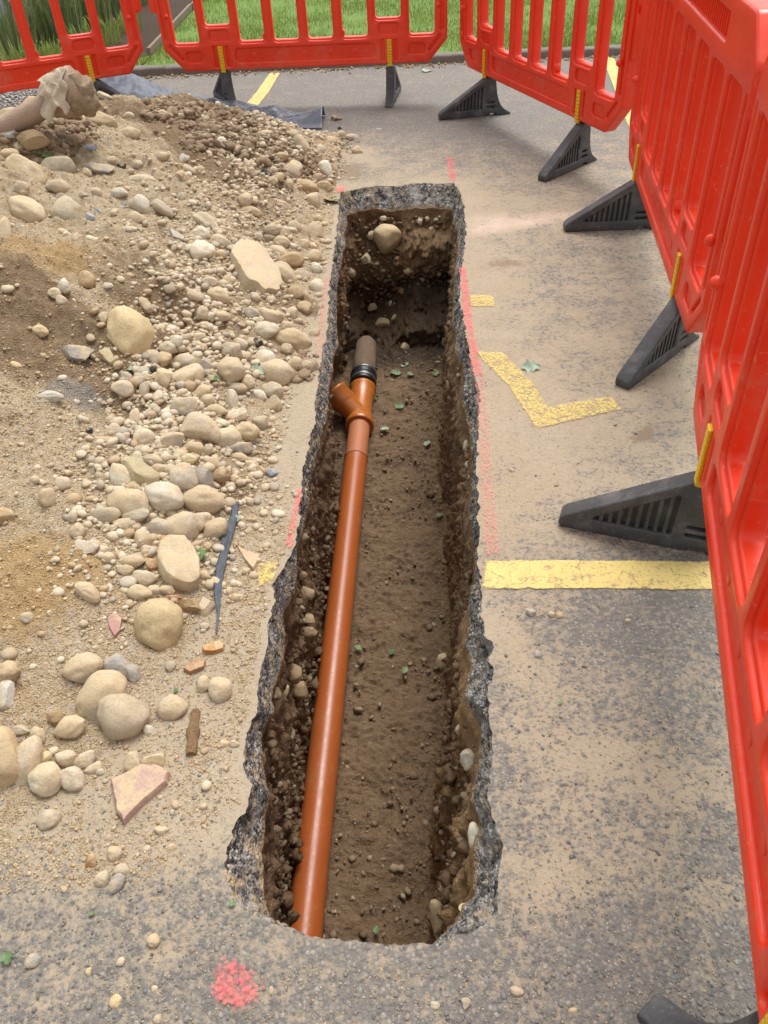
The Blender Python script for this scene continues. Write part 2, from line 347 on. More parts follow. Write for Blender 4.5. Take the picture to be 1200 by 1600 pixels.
M['blades'] = m_cell('grass_blades', [(.22, .32, .06), (.30, .41, .08), (.37, .47, .13), (.26, .36, .06), (.46, .49, .22)], 20, .6, .1)
M['plant'] = m_cell('strap_leaves', [(.10, .17, .055), (.17, .26, .09), (.26, .33, .14), (.36, .34, .17), (.13, .21, .08), (.22, .30, .14)], 20, .55, .1)
M['clod'] = m_cell('soil_clods', [(.16, .10, .055), (.24, .16, .09), (.32, .23, .14), (.19, .125, .07), (.40, .31, .20)], 90)

M['wallstone'] = m_cell('wall_stones', [(.16, .11, .065), (.28, .21, .13), (.20, .14, .08), (.36, .29, .19), (.24, .17, .10)], 60)
M['wallclod'] = m_cell('wall_clods', [(.12, .068, .034), (.18, .108, .054), (.145, .085, .042), (.22, .14, .075)], 60)

# ------------------------------------------------------------------ trench outlines (photo points of the broken edge)
TL = [(531, 300), (528, 340), (522, 390), (518, 420), (513, 460), (512, 510), (504, 544), (499, 580), (496, 610), (490, 667), (477, 717), (472, 765), (467, 810), (460, 852), (448, 878), (430, 912), (426, 944), (420, 990), (410, 1030), (402, 1076), (397, 1115), (386, 1160), (382, 1200), (392, 1228), (388, 1258), (372, 1280), (360, 1320), (352, 1366), (366, 1402), (400, 1437)]
TN = [(400, 1437), (445, 1450), (480, 1462), (520, 1472), (560, 1470), (600, 1477), (640, 1474), (680, 1477), (704, 1474), (735, 1460), (760, 1446)]
TR = [(760, 1446), (776, 1420), (782, 1360), (783, 1320), (776, 1290), (766, 1246), (768, 1210), (768, 1140), (764, 1110), (764, 1080), (772, 1048), (764, 1030), (774, 1014), (760, 996), (752, 940), (748, 906), (748, 844), (748, 773), (745, 733), (747, 683), (750, 640), (747, 600), (738, 572), (731, 540), (728, 520), (724, 490), (718, 470), (718, 440), (722, 416), (726, 384), (728, 360), (724, 320), (718, 296), (708, 285)]
TF = [(708, 285), (680, 287), (650, 286), (620, 291), (590, 290), (560, 295), (531, 300)]
IL = [(543, 335), (541, 350), (538, 390), (536, 430), (534, 460), (534, 540), (523, 565), (519, 600), (511, 640), (503, 667), (492, 720), (484, 765), (480, 806), (468, 866), (458, 920), (444, 950), (444, 1000), (438, 1040), (430, 1090), (434, 1110), (416, 1150), (414, 1200), (422, 1240), (410, 1270), (404, 1330), (408, 1380), (425, 1440)]
IR = [(712, 1440), (738, 1400), (742, 1370), (740, 1320), (746, 1280), (738, 1244), (746, 1200), (744, 1140), (728, 1090), (732, 1040), (724, 1010), (725, 960), (736, 910), (739, 844), (736, 778), (737, 733), (733, 667), (723, 617), (720, 580), (712, 530), (706, 490), (708, 440), (714, 400), (713, 360), (708, 330), (704, 325)]
DS = .10                                       # thickness of the tarmac slab
def resample(pts, n):
    p = np.array(pts, float); d = np.r_[0, np.cumsum(np.hypot(*np.diff(p, axis=0).T))]; s = np.linspace(0, d[-1], n, endpoint=False)
    return np.stack([np.interp(s, d, p[:, 0]), np.interp(s, d, p[:, 1])], 1)
G = lambda L, z=0: [gp(u, v, z)[:2] for u, v in L]
nL, nN, nR, nF = 900, 130, 900, 130
top = np.vstack([resample(G(TL), nL), resample(G(TN), nN), resample(G(TR), nR), resample(G(TF), nF)])
il = G(IL, -DS); ir = G(IR, -DS)
ny = .555
il = [(x, max(y, ny)) for x, y in il]; ir = [(x, max(y, ny)) for x, y in ir]
yf = 4.385
inn = np.vstack([resample(il, nL), resample([il[-1], (-.1, ny-.02), (.0, ny-.02), ir[0]], nN), resample(ir, nR), resample([ir[-1], (.2, yf), (0, yf), il[0]], nF)])
NP = len(top)
def loopnormal(p):
    t = np.roll(p, -3, 0)-np.roll(p, 3, 0); n = np.stack([-t[:, 1], t[:, 0]], 1); return n/(np.linalg.norm(n, axis=1, keepdims=True)+1e-9)
nrm = loopnormal(top)                           # loop runs far->near on the left, so it is clockwise or not: orient inward
cen = top.mean(0)
if ((cen-top)[nL//2] @ nrm[nL//2]) < 0: nrm = -nrm
tj = fbm(P3(top[:, 0], top[:, 1]), 30, 5, 3, .62)*.013+(worley(P3(top[:, 0], top[:, 1]), 45, 5)[0]-.5)*.006
top = top+nrm*tj[:, None]
ins = loopnormal(inn)
inn = inn+ins*(fbm(P3(inn[:, 0], inn[:, 1]), 9, 4, 12, .6)*.022*(1-np.exp(-((inn[:, 1]-3.25)/.5)**4)*(inn[:, 0] < 0)))[:, None]
inn[:, 0] -= .022*np.exp(-((inn[:, 1]-3.25)/.45)**4)*(inn[:, 0] < 0)
if ((cen-inn)[nL//2] @ ins[nL//2]) < 0: ins = -ins

# ------------------------------------------------------------------ tarmac sheet round the trench
def build_tarmac():
    X0, X1, Y0, Y1 = -5., 6., -3.5, 7.45
    pts = [tuple(p) for p in top]; n0 = len(pts)
    tp = top[::4]
    xs = []
    for y in np.arange(.25, 6.0, .045):
        for x in np.arange(-1.2, 1.6, .045): xs.append((x+random.uniform(-.01, .01), y+random.uniform(-.01, .01)))
    for y in np.arange(Y0, Y1+.01, .35):
        for x in np.arange(X0, X1+.01, .35): xs.append((min(X1, x), min(Y1, y)))
    xs = np.array(xs+[(X0, Y0), (X1, Y0), (X1, Y1), (X0, Y1)])
    dm = np.min(np.hypot(xs[:, None, 0]-tp[None, :, 0], xs[:, None, 1]-tp[None, :, 1]), 1); xs = xs[dm > .022]
    pts += [tuple(p) for p in xs]
    r = geometry.delaunay_2d_cdt([Vector(p) for p in pts], [], [list(range(n0))], 0, 1e-6)
    V = np.array([(v[0], v[1], 0) for v in r[0]]); tri = [f for f in r[2]]
    poly = top
    def inside(c):
        x, y = c[:, 0], c[:, 1]; ins_ = np.zeros(len(c), bool); a = poly; b = np.roll(poly, -1, 0)
        for (x1, y1), (x2, y2) in zip(a, b):
            if y1 == y2: continue
            k = ((y1 > y) != (y2 > y)) & (x < (x2-x1)*(y-y1)/(y2-y1)+x1); ins_ ^= k
        return ins_
    F = np.array(tri); c = V[F].mean(1); F = F[~inside(c[:, :2])]
    a, b, cc = V[F[:, 0]], V[F[:, 1]], V[F[:, 2]]; z = np.cross(b-a, cc-a)[:, 2]; F[z < 0] = F[z < 0][:, ::-1]
    me = mesh('tarmac', V, F); x, y = V[:, 0], V[:, 1]
    dt = np.min(np.hypot(x[:, None]-tp[None, :, 0], y[:, None]-tp[None, :, 1]), 1)
    def blob(u, v, rx, ry, amp):
        p = gp(u, v); return amp*np.exp(-((x-p[0])/rx)**2-((y-p[1])/ry)**2)
    d = .36+.16*fbm(P3(x, y), 1.1, 4, 88)+.10*fbm(P3(x, y), 3.5, 3, 89)
    d += .26*np.exp(-(dt/.20)**2)*smooth(.6, 1.2, y)*(1-.9*smooth(4.5, 5.0, y))
    d += .24*smooth(1.3, 1.9, y)*(1-smooth(4.2, 5.2, y))*(x > 0)
    d += .60*smooth(.02, -.25, x+.05)*smooth(.62, .8, y)*(1-smooth(5.0, 5.6, y))*np.exp(-((y-2.6)/3.2)**4)
    for a in [(1000, 1340, .06, .05, .35), (870, 1370, .10, .07, .75), (930, 1180, .10, .07, .60), (1120, 1400, .07, .06, .4), (1000, 1470, .06, .03, .35), (830, 1150, .05, .05, .4), (830, 1050, .08, .08, .45), (1080, 1200, .10, .12, .2), (940, 1260, .12, .06, .35), (1130, 1060, .1, .1, .25),
              (800, 340, .35, .25, .35), (760, 420, .2, .25, .3), (880, 720, .3, .3, .2), (850, 500, .4, .4, .15), (560, 240, .14, .3, .5), (1000, 600, .3, .3, .2), (800, 640, .2, .3, .2), (820, 860, .1, .1, .15), (265, 1495, .02, .015, .6), (190, 1560, .03, .02, .7), (225, 1590, .02, .02, .5), (160, 1430, .25, .1, .3), (600, 210, .3, .5, .15), (760, 980, .05, .08, .4)]: d += blob(*a)*(.8+1.0*fbm(P3(x, y), 7, 4, 97))
    d -= .16*smooth(.75, .58, y); d -= .24*smooth(4.9, 5.8, y); d -= .12*np.exp(-((y-1.22)/.16)**2)*(x > 0)
    attr(me, 'dust', np.clip(d, 0, 1))
    attr(me, 'pale', np.clip((blob(800, 345, .30, .13, .75)+blob(880, 340, .3, .10, .45)+blob(740, 365, .15, .08, .5))*(.75+.8*fbm(P3(x, y), 5, 4, 90)), 0, 1))
    attr(me, 'brown', np.clip(blob(1000, 672, .065, .06, 1.5)*(.9+1.2*fbm(P3(x, y), 14, 3, 91))+blob(800, 412, .30, .10, .65)*(.9+.9*fbm(P3(x, y), 5, 4, 92))+blob(860, 300, .4, .10, .55)+blob(548, 268, .10, .22, .9)+blob(900, 330, .2, .06, .3), 0, 1))
    o = link('tarmac_pavement', me, M['tarmac']); tag(o, kind='structure')
    # broken edge of the slab: from the surface break down to the soil
    K = 16; V = []; soil = []; dst = []
    wl = worley(P3(top[:, 0], top[:, 1]), 34, 8)[0]
    for k in range(K):
        t = k/(K-1); tt = t**1.1
        p = top*(1-tt)+inn*tt; z = -DS*(t**1.15)*(1+.35*fbm(P3(inn[:, 0], inn[:, 1]), 7, 4, 14, .6))
        q = P3(p[:, 0], p[:, 1], z); wd, _ = worley(q, 60, 21); big = fbm(q, 16, 3, 31)
        am = min(1, t*4)*(.3+.55*(1-abs(2*t-1)))*(.55+.9*np.clip(fbm(P3(top[:, 0], top[:, 1]), 3.5, 2, 77)+.5, 0, 1))
        q[:, :2] += (ins*(((.42-wd)*.017+big*.014)*am)[:, None]); q[:, 2] += (.45-wd)*.012*am*(t < .98)+big*.014*am
        q[:, 2] = np.minimum(q[:, 2], -.0005*k)
        V.append(q); soil.append(np.full(NP, smooth(.8, 1.0, np.array(t)))); dst.append(np.where(q[:, 0] < .03, .9, .55)*np.full(NP, 1-t*.4))
    V = np.vstack(V); i = np.arange(NP); j = (i+1) % NP
    F = np.vstack([np.stack([k*NP+i, k*NP+j, (k+1)*NP+j, (k+1)*NP+i], 1) for k in range(K-1)])
    me = mesh('broken_edge', V, F); attr(me, 'soil', np.concatenate(soil)); attr(me, 'dust', np.concatenate(dst))
    o = link('broken_tarmac_edge', me, M['slab']); tag(o, kind='structure')
    return V[-NP:]
edge_ring = build_tarmac()

# ------------------------------------------------------------------ trench walls and floor
XL = sorted([(y, x) for x, y in il]); XR = sorted([(y, x) for x, y in ir])
def floor_z(y): return np.interp(y, [.5, 1, 2, 3, 3.6, 3.75, 3.95, 4.4], [-.985, -.975, -.925, -.835, -.785, -.775, -.765, -.75])
def farprof(t): return .02+.11*smooth(.05, .40, np.asarray(t))-.05*smooth(.40, .66, np.asarray(t))+.30*np.clip((np.asarray(t)-.68)/.24, 0, 1)
def sides(y, z):
    t = np.clip((-z-DS)/.75, 0, 1)
    xl = np.interp(y, [a for a, b in XL], [b for a, b in XL])-(.03+.19*np.exp(-((y-3.25)/.42)**4))*np.minimum(1, t*6); xr = np.interp(y, [a for a, b in XR], [b for a, b in XR])-(.035+.05*smooth(1.6, .9, y))*t
    return xl, xr, yf-farprof(t)
def trench_hit(u, v):
    d = ray(u, v); k = (-DS-.01-CH)/d[2]
    for _ in range(600):
        p = np.array([0, 0, CH])+d*k; xl, xr, yy = sides(p[1], p[2])
        if p[0] < xl or p[0] > xr or p[1] > yy or p[2] < floor_z(p[1]): break
        k += .006
    return p
def build_trench():
    K = 74; rings = []; ochre = []
    base = edge_ring[:, :2]; cx = np.interp(inn[:, 1], [.5, 4.4], [-.05, .17])
    for k in range(K):
        t = k/(K-1); p = inn*min(1, t*6)+base*(1-min(1, t*6)); ztop = edge_ring[:, 2]
        fz = floor_z(np.clip(p[:, 1], .6, 4.0)); z = ztop*(1-t)+fz*t; tt = t
        y = p[:, 1].copy(); x = p[:, 0].copy()
        inward = np.where(x > cx, -1*(.035+.05*smooth(1.6, .9, y)), -.035-.34*np.exp(-((y-3.25)/.42)**4)*smooth(.0, .12, np.array(tt))/max(tt, .12)*.55)
        isfar = smooth(yf-.35, yf-.02, y); isnear = smooth(ny+.08, ny, y)
        x = x+inward*tt*(1-isfar); y = y-isfar*farprof(np.clip(tt+.22*fbm(P3(x, y), 4, 3, 140), 0, 1))*min(1, t*5)-isnear*.10*tt
        q = P3(x, y, z)
        big = fbm(q*np.array([1, 1, 1.4]), 4.5, 3, 41); med = fbm(q, 19, 3, 47); wd, _ = worley(q, 24, 53); fine = fbm(q, 75, 3, 61)
        am = min(1, t*7); lf = (x < cx); dsp = ((big-.5*lf)*.034+med*.026+np.clip(.42-wd, 0, 1)*.050+fine*.009)*am*(1+.5*isfar)
        nx = ins*1.0; q[:, :2] += nx*dsp[:, None]; q[:, 2] += fine*.006*am
        rings.append(q); ochre.append(np.clip(isfar*0+.9*(x > cx)*smooth(1.9, .9, y)+.8*(x < cx)*smooth(3.2, 4.2, y)*smooth(.1, .5, tt)+.35*(x > cx), 0, 1))
    # floor: rings contract towards the centre line
    last = rings[-1]; cl = np.stack([np.interp(last[:, 1], [.5, 4.1], [-.07, .17]), np.clip(last[:, 1], .75, 3.8)], 1)
    KF = 46; fl = [np.zeros(NP)]*K
    for k in range(1, KF+1):
        t = k/KF; xy = last[:, :2]*(1-t)+cl*t; z = floor_z(xy[:, 1]); q = P3(xy[:, 0], xy[:, 1], z)
        dep = fbm(q, 6, 3, 71)*.022+fbm(q, 15, 5, 73, .62)*.026+np.clip(.40-worley(q, 30, 77)[0], 0, 1)*.030+fbm(q, 90, 2, 79)*.005
        m = smooth(0, .25, np.array(t)); q[:, 2] = last[:, 2]*(1-m)+(z+dep)*m+.02*(1-t)**9*(1-(t == 0))
        rings.append(q); ochre.append(np.full(NP, .15)); fl.append(np.full(NP, float(smooth(0.02, .3, np.array(t)))))
    V = np.vstack(rings); R = len(rings); i = np.arange(NP); j = (i+1) % NP
    F = np.vstack([np.stack([k*NP+i, k*NP+j, (k+1)*NP+j, (k+1)*NP+i], 1) for k in range(R-1)])
    me = mesh('trench', V, F); attr(me, 'far_dark', smooth(3.66, 3.92, V[:, 1]+.10*fbm(V, 6, 3, 160))*smooth(-.36, -.52, V[:, 2]+.10*fbm(V, 7, 3, 161))); attr(me, 'ochre', np.concatenate(ochre)); attr(me, 'floor', np.concatenate(fl))  # dark factor grows towards the far end and downwards, with ragged edges
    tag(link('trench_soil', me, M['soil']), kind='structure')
build_trench()

# ------------------------------------------------------------------ spoil heap
FOOT = sorted([(gp(u, v)[1], gp(u, v)[0]) for u, v in [(560, 212), (535, 250), (518, 290), (505, 340), (497, 400), (484, 480), (468, 540), (440, 610), (425, 670), (398, 740), (368, 815), (345, 870), (310, 960), (270, 1040), (200, 1130), (100, 1220), (0, 1290)]])
FY = np.array([a for a, b in FOOT]); FX = np.array([b for a, b in FOOT])
def heap_base(x, y):
    x = np.asarray(x, float); y = np.asarray(y, float)
    fx = np.interp(y, FY, FX); d = fx-x
    # distance to the foot line, corrected for its slant
    sl = (np.interp(y+.15, FY, FX)-np.interp(y-.15, FY, FX))/.3; d = d/np.sqrt(1+sl*sl)
    slope = np.interp(y, [.6, 1.0, 1.6, 2.3, 3.2, 4.4, 5.2], [.10, .16, .27, .40, .50, .56, .50])
    cap = np.interp(y, [.6, 1.2, 2, 3, 3.8, 5.5], [.18, .35, .50, .60, .66, .66])
    dp = np.clip(d, 0, None); h = cap*(1-np.exp(-slope*dp/cap*1.12))
    h = h*(1-.15*np.exp(-dp/.10)); bk = smooth(5.95, 4.75, y+.12*(x+1)); h = h*smooth(5.85, 5.05, y+.12*(x+1)); kx = np.interp(x, [-2.6, -1.8, -1, -.5], [.250, .246, .228, .262]); pl = 1.53-kx*y; e_ = .05; h = np.where(h > 0, .5*(h+pl-np.sqrt((h-pl)**2+e_*e_))+.0*h, h); h = np.maximum(h, 0)*smooth(.44, .92, y-.04*(x+.8))
    h = h+np.where(dp > 0, .06*np.exp(-((x+1.25)/.35)**2-((y-2.6)/.4)**2), 0)
    ap = .010*smooth(-.10, .02, d)*smooth(.52, .70, y+.06*x)*(1-smooth(5.3, 5.6, y))     # thin sandy apron
    ap2 = .006*smooth(.55, .74, y)*(1-smooth(1.6, 2.2, y))*smooth(-.62, -.2, d)
    return h+np.maximum(ap, ap2)-.0062, d
def heap_z(x, y):
    h, d = heap_base(x, y); x = np.atleast_1d(x); y = np.atleast_1d(y); p = P3(x, y)
    hh = np.clip(h/.12, 0.04, 1)
    far = smooth(1.4, 2.6, y); rg = 1-np.abs(fbm(p*np.array([.7, 1.25, 1]), 3.4, 3, 131))*2
    n = fbm(p, 2.2, 3, 101)*.060*hh+(rg-.5)*.040*hh*far+fbm(p, 9, 4, 105, .6)*(.024+.016*far)*np.clip(hh, .12, 1)+fbm(p, 34, 3, 109)*(.009+.006*far)*np.clip(hh, .35, 1)+fbm(p, 110, 2, 113)*.0048
    w_, _ = worley(p, 26, 117); n += np.clip(.38-w_, 0, 1)*.030*np.clip(hh, .15, 1)
    w2, _ = worley(p, 95, 119); n += np.clip(.42-w2, 0, 1)*.010
    return np.atleast_1d(h)+n
def heap_hit(u, v, lift=0.0):
    d = ray(u, v); k0 = .6; 
    ks = np.linspace(.55, 9, 1400); P = d[None, :]*ks[:, None]; P[:, 2] += CH
    g = np.maximum(heap_z(P[:, 0], P[:, 1])*(P[:, 0] < .05), 0)+lift
    idx = np.where(P[:, 2] < g)[0]
    return P[idx[0]] if len(idx) else P[-1]
def build_heap():
    ys = [.42]; 
    while ys[-1] < 5.95: ys.append(ys[-1]+.0042+.0017*ys[-1])
    ys = np.array(ys); xs = np.arange(-3.3, .05, .0072)
    # finer columns: squeeze towards the camera side
    X, Y = np.meshgrid(xs, ys); sc = np.interp(ys, [.4, 2.0, 5], [.52, .72, 1.0])[:, None]; off = np.interp(ys, FY, FX)[:, None]
    X = (X)*sc
    X = X+np.minimum(.0, 0)
    x, y = X.ravel(), Y.ravel(); z = heap_z(x, y); nx, nyy = len(xs), len(ys)
    h, d = heap_base(x, y)
    tl = np.interp(y, sorted(top[:nL, 1]), top[:nL, 0][np.argsort(top[:nL, 1])]); z = z-.03*smooth(-.022, .0, x-tl)-.03*(y < .56)
    i = (np.arange(nyy-1)[:, None]*nx+np.arange(nx-1)[None, :]).ravel(); F = np.stack([i, i+1, i+nx+1, i+nx], 1)
    keep = (z[F].max(1) > -.004) & (x[F].max(1) < np.where(y[F[:, 0]] < 4.5, tl[F[:, 0]]+.004, .05)); F = F[keep]
    used = np.unique(F); mp = np.full(len(x), -1); mp[used] = np.arange(len(used)); F = mp[F]; V = np.stack([x, y, z], 1)[used]
    me = mesh('heap', V, F); x, y, z = V.T
    def blob(u, v, rx, ry, amp, w3=0):
        p = heap_hit(u, v); a = math.radians(w3); dx = x-p[0]; dy = y-p[1]; dx, dy = dx*math.cos(a)+dy*math.sin(a), -dx*math.sin(a)+dy*math.cos(a)
        return amp*np.exp(-(dx/rx)**2-(dy/ry)**2)
    damp = blob(250, 440, .28, .5, .85, 20)+blob(330, 500, .25, .25, .7)+blob(420, 235, .40, .30, 1.3)+blob(340, 185, .35, .3, 1.1)+blob(260, 180, .3, .3, .7)+blob(300, 250, .2, .5, .55)+blob(480, 250, .2, .3, .5)+blob(400, 300, .2, .3, .45)+blob(60, 200, .25, .3, .9)+blob(180, 370, .12, .25, .5)+blob(20, 290, .15, .2, .8)+blob(470, 560, .1, .12, .8)+blob(440, 470, .15, .1, .7)+blob(290, 800, .1, .1, .3)+blob(360, 770, .08, .08, .5)+blob(195, 600, .06, .05, .6)
    och = blob(60, 900, .18, .16, .7)+blob(20, 950, .12, .12, .6)+blob(40, 385, .2, .15, .9)+blob(90, 860, .2, .1, .4)+blob(30, 1090, .08, .06, .5)+blob(130, 1110, .08, .04, .35)+blob(200, 940, .08, .08, .35)+blob(110, 400, .1, .15, .5)
    gr = blob(110, 610, .10, .10, .55)+blob(130, 625, .15, .06, .5)+blob(360, 1480, .3, .06, .3)+blob(150, 1460, .4, .05, .3)
    band_ = fbm(P3(x+.35*y, y), 1.0, 2, 150)*0+fbm(np.stack([(x*.8-y*.6)*.9, (x*.6+y*.8)*3.2, z*0], 1), 1.0, 4, 151, .6); far = smooth(1.7, 2.6, y)
    damp = damp*(.85+.9*band_)+far*.75*smooth(-.05, .35, band_)+.25*smooth(.1, .4, band_)
    attr(me, 'damp', np.clip(damp, 0, 1)); attr(me, 'och', np.clip(och, 0, 1)); attr(me, 'grey', np.clip(gr, 0, 1))
    o = link('spoil_heap', me, M['heap']); tag(o, kind='structure')
    return damp
build_heap()

# ------------------------------------------------------------------ small loose material (nobody could count it)
def ico(sub):
    bm = bmesh.new(); bmesh.ops.create_icosphere(bm, subdivisions=sub, radius=1); V = np.array([v.co[:] for v in bm.verts]); F = np.array([[v.index for v in f.verts] for f in bm.faces]); bm.free(); return V, F
def rotmats(n):
    q = RNG.normal(size=(n, 4)); q /= np.linalg.norm(q, axis=1, keepdims=True); w_, x, y, z = q.T
    return np.stack([np.stack([1-2*(y*y+z*z), 2*(x*y-z*w_), 2*(x*z+y*w_)], 1), np.stack([2*(x*y+z*w_), 1-2*(x*x+z*z), 2*(y*z-x*w_)], 1), np.stack([2*(x*z-y*w_), 2*(y*z+x*w_), 1-2*(x*x+y*y)], 1)], 1)
def scatter(name, pos, size, mat, kind, sub=1, rough=.18, flat=(.55, 1.0), cat=None, label=None, smoothf=True):
    n = len(pos); T, F = ico(sub)
    if rough > .3: T = T*(1+RNG.uniform(-rough, rough, (len(T), 1))*.6)
    R = rotmats(n); ax = RNG.uniform(flat[0], flat[1], (n, 3)); ax[:, 0] = 1
    loc = T[None]*(1+RNG.uniform(-rough, rough, (n, len(T), 1))*.7)*ax[:, None, :]*np.asarray(size)[:, None, None]
    # lay the long axes near horizontal
    V = np.einsum('nij,nvj->nvi', R, loc); V[:, :, 2] *= .75; V += np.asarray(pos)[:, None, :]
    FF = (F[None]+(np.arange(n)*len(T))[:, None, None]).reshape(-1, 3)
    o = link(name, mesh(name, V.reshape(-1, 3), FF, smoothf), mat); tag(o, label, cat, kind=kind); return o

def heap_points(n, dens):
    out = []; tot = 0
    while tot < n:
        y = RNG.uniform(.5, 5.5, 60000); keep = RNG.uniform(0, 1, 60000) < (1.0/(.5+y))**.9; y = y[keep]; x = RNG.uniform(-1, 0, len(y))*(.9+.42*y)+.02
        h, d = heap_base(x, y); k = RNG.uniform(0, 1, len(x)) < dens(x, y, d)
        k &= (h > -.003); tl = np.interp(y, sorted(top[:nL, 1]), top[:nL, 0][np.argsort(top[:nL, 1])]); k &= (x < tl-.015) | (y > 4.6)
        out.append(np.stack([x[k], y[k]], 1)); tot += k.sum()
    p = np.vstack(out)[:n]; return np.c_[p, np.maximum(heap_z(p[:, 0], p[:, 1]), 0)]
def band(x, y, d):     # dense belt of stones low on the heap
    c = np.interp(y, [.5, 1.5, 2.2, 3.5, 5], [.15, .16, .30, .36, .32]); wdt = np.interp(y, [.5, 2, 4, 5], [.12, .20, .24, .26])
    return np.exp(-((d-c)/wdt)**2)*smooth(1.05, 1.6, y)
cl = lambda x, y, s, sd: smooth(-.15, .35, fbm(P3(x, y), s, 3, sd))
pp = heap_points(6800, lambda x, y, d: (.10*cl(x, y, 4, 5)+.85*band(x, y, d))*(.12+.88*smooth(1.1, 1.7, y))); sz = (np.exp(RNG.normal(math.log(.0092), .45, len(pp)))*(.6+.4*smooth(1.0, 2.0, pp[:, 1]))).clip(.0035, .024); pp[:, 2] += sz*.15
scatter('gravel', pp, sz, M['gravel'], 'stuff', 2, .16)
pp = heap_points(34000, lambda x, y, d: .25+.5*cl(x, y, 6, 15)+.4*band(x, y, d)); sz = (np.exp(RNG.normal(math.log(.0030), .45, len(pp)))*(.65+.35*smooth(.9, 1.8, pp[:, 1]))).clip(.0010, .009); pp[:, 2] += sz*.2
scatter('sand_crumbs', pp, sz, M['crumb'], 'stuff', 1, .35, smoothf=False)
# sandy crumbs and clods in the damp soil ridge at the back of the heap
def near_px(n, spots, r=.10):
    o = []
    for _ in range(n):
        u, v, ru, rv = random.choice(spots); p = heap_hit(u+random.gauss(0, ru), v+random.gauss(0, rv)); o.append(p)
    return np.array(o)
pp = near_px(2300, [(280, 175, 30, 8), (340, 190, 30, 10), (400, 225, 30, 14), (450, 260, 22, 14), (60, 215, 35, 16), (100, 190, 25, 9), (470, 575, 10, 8), (330, 215, 25, 12)])
sz = np.exp(RNG.normal(math.log(.012), .6, len(pp))).clip(.003, .036); scatter('soil_clods', pp, sz, M['clod'], 'stuff', 2, .42, smoothf=False)
# loose chippings on the tarmac
def tarmac_points(n, fn):
    out = []; tot = 0
    while tot < n:
        y = RNG.uniform(.35, 7.3, 40000); y = y[RNG.uniform(0, 1, len(y)) < (1/(.6+y))]; x = RNG.uniform(-1, 1, len(y))*(.8+.45*y)+.1
        xl = np.interp(y, sorted(top[:nL, 1]), top[:nL, 0][np.argsort(top[:nL, 1])]); xr_s = np.argsort(top[nL+nN:nL+nN+nR, 1]); xr = np.interp(y, top[nL+nN:nL+nN+nR, 1][xr_s], top[nL+nN:nL+nN+nR, 0][xr_s])
        k = ((x < xl-.02) | (x > xr+.02) | (y < .50) | (y > 4.53)) & (heap_base(x, y)[0] < .003) & (RNG.uniform(0, 1, len(x)) < fn(x, y)); out.append(np.stack([x[k], y[k]], 1)); tot += k.sum()
    p = np.vstack(out)[:n]; return np.c_[p, np.zeros(len(p))]
pp = tarmac_points(8000, lambda x, y: .15+.85*smooth(1.6, .5, y)); sz = np.exp(RNG.normal(math.log(.0024), .40, len(pp))).clip(.0012, .0070); pp[:, 2] += sz*.1
scatter('tarmac_grit', pp, sz, M['chips'], 'stuff', 1, .45, (.35, .9), smoothf=False)
pp = tarmac_points(5000, lambda x, y: .05+.9*np.exp(-((x+.05)/.45)**2)); sz = RNG.uniform(.0009, .0024, len(pp)); pp[:, 2] += sz*.3
scatter('sand_grit', pp, sz, M['crumb'], 'stuff', 1, .3)
# crumbs on the trench floor
n = 2300; y = RNG.uniform(.7, 3.95, n); xl, xr, _ = sides(y, np.full(n, -.8)); x = xl+.03+(xr-xl-.06)*RNG.beta(.7, .7, n)
pp = np.c_[x, y, floor_z(y)+fbm(P3(x, y), 6, 3, 71)*.015+.006]; sz = np.exp(RNG.normal(math.log(.0044), .6, n)).clip(.0015, .022)
scatter('trench_crumbs', pp, sz, M['clod'], 'stuff', 1, .35)
def wall_points(n):
    y = RNG.uniform(.75, 4.25, n); z = RNG.uniform(-.92, -.14, n)**1; L = RNG.uniform(0, 1, n); xl, xr, yy = sides(y, z); P = np.where((L < .42)[:, None], np.c_[xl+.0, y, z], np.c_[xr-.0, y, z])
    k = L > .80; t = np.clip((-z-DS)/.75, 0, 1); P[k] = np.c_[RNG.uniform(-.13, .42, n), yf-farprof(t)-.01, z][k]; return P[(P[:, 2] > floor_z(P[:, 1])-.02) & ~((P[:, 0] < 0) & (np.abs(P[:, 1]-3.30) < .45) & (RNG.uniform(0, 1, len(P)) < .6))]
pp = wall_points(1500); scatter('wall_gravel', pp, np.exp(RNG.normal(math.log(.007), .5, len(pp))).clip(.0025, .020), M['wallstone'], 'stuff', 2, .3)
pp = wall_points(3600); scatter('wall_crumbs', pp, np.exp(RNG.normal(math.log(.0065), .55, len(pp))).clip(.002, .022), M['wallclod'], 'stuff', 2, .5, smoothf=False)
# grey gravel strip left of the parking tarmac and litter along the kerb
n = 5000; x = RNG.uniform(-3.9, -1.85, n); y = RNG.uniform(6.15, 7.6, n); k = (x < -2.15-.35*(7.5-y)) ; x, y = x[k], y[k]; scatter('grey_gravel', np.c_[x, y, np.full(len(x), .008)], RNG.uniform(.006, .016, len(x)), M['greygravel'], 'stuff', 1, .3)
n = 700; x = RNG.uniform(-1.9, 4.5, n); y = 7.40-np.abs(RNG.normal(0, .06, n)); scatter('kerb_litter', np.c_[x, y, np.full(n, .006)], RNG.uniform(.004, .016, n), M['litter'], 'stuff', 1, .5, (.25, .9))

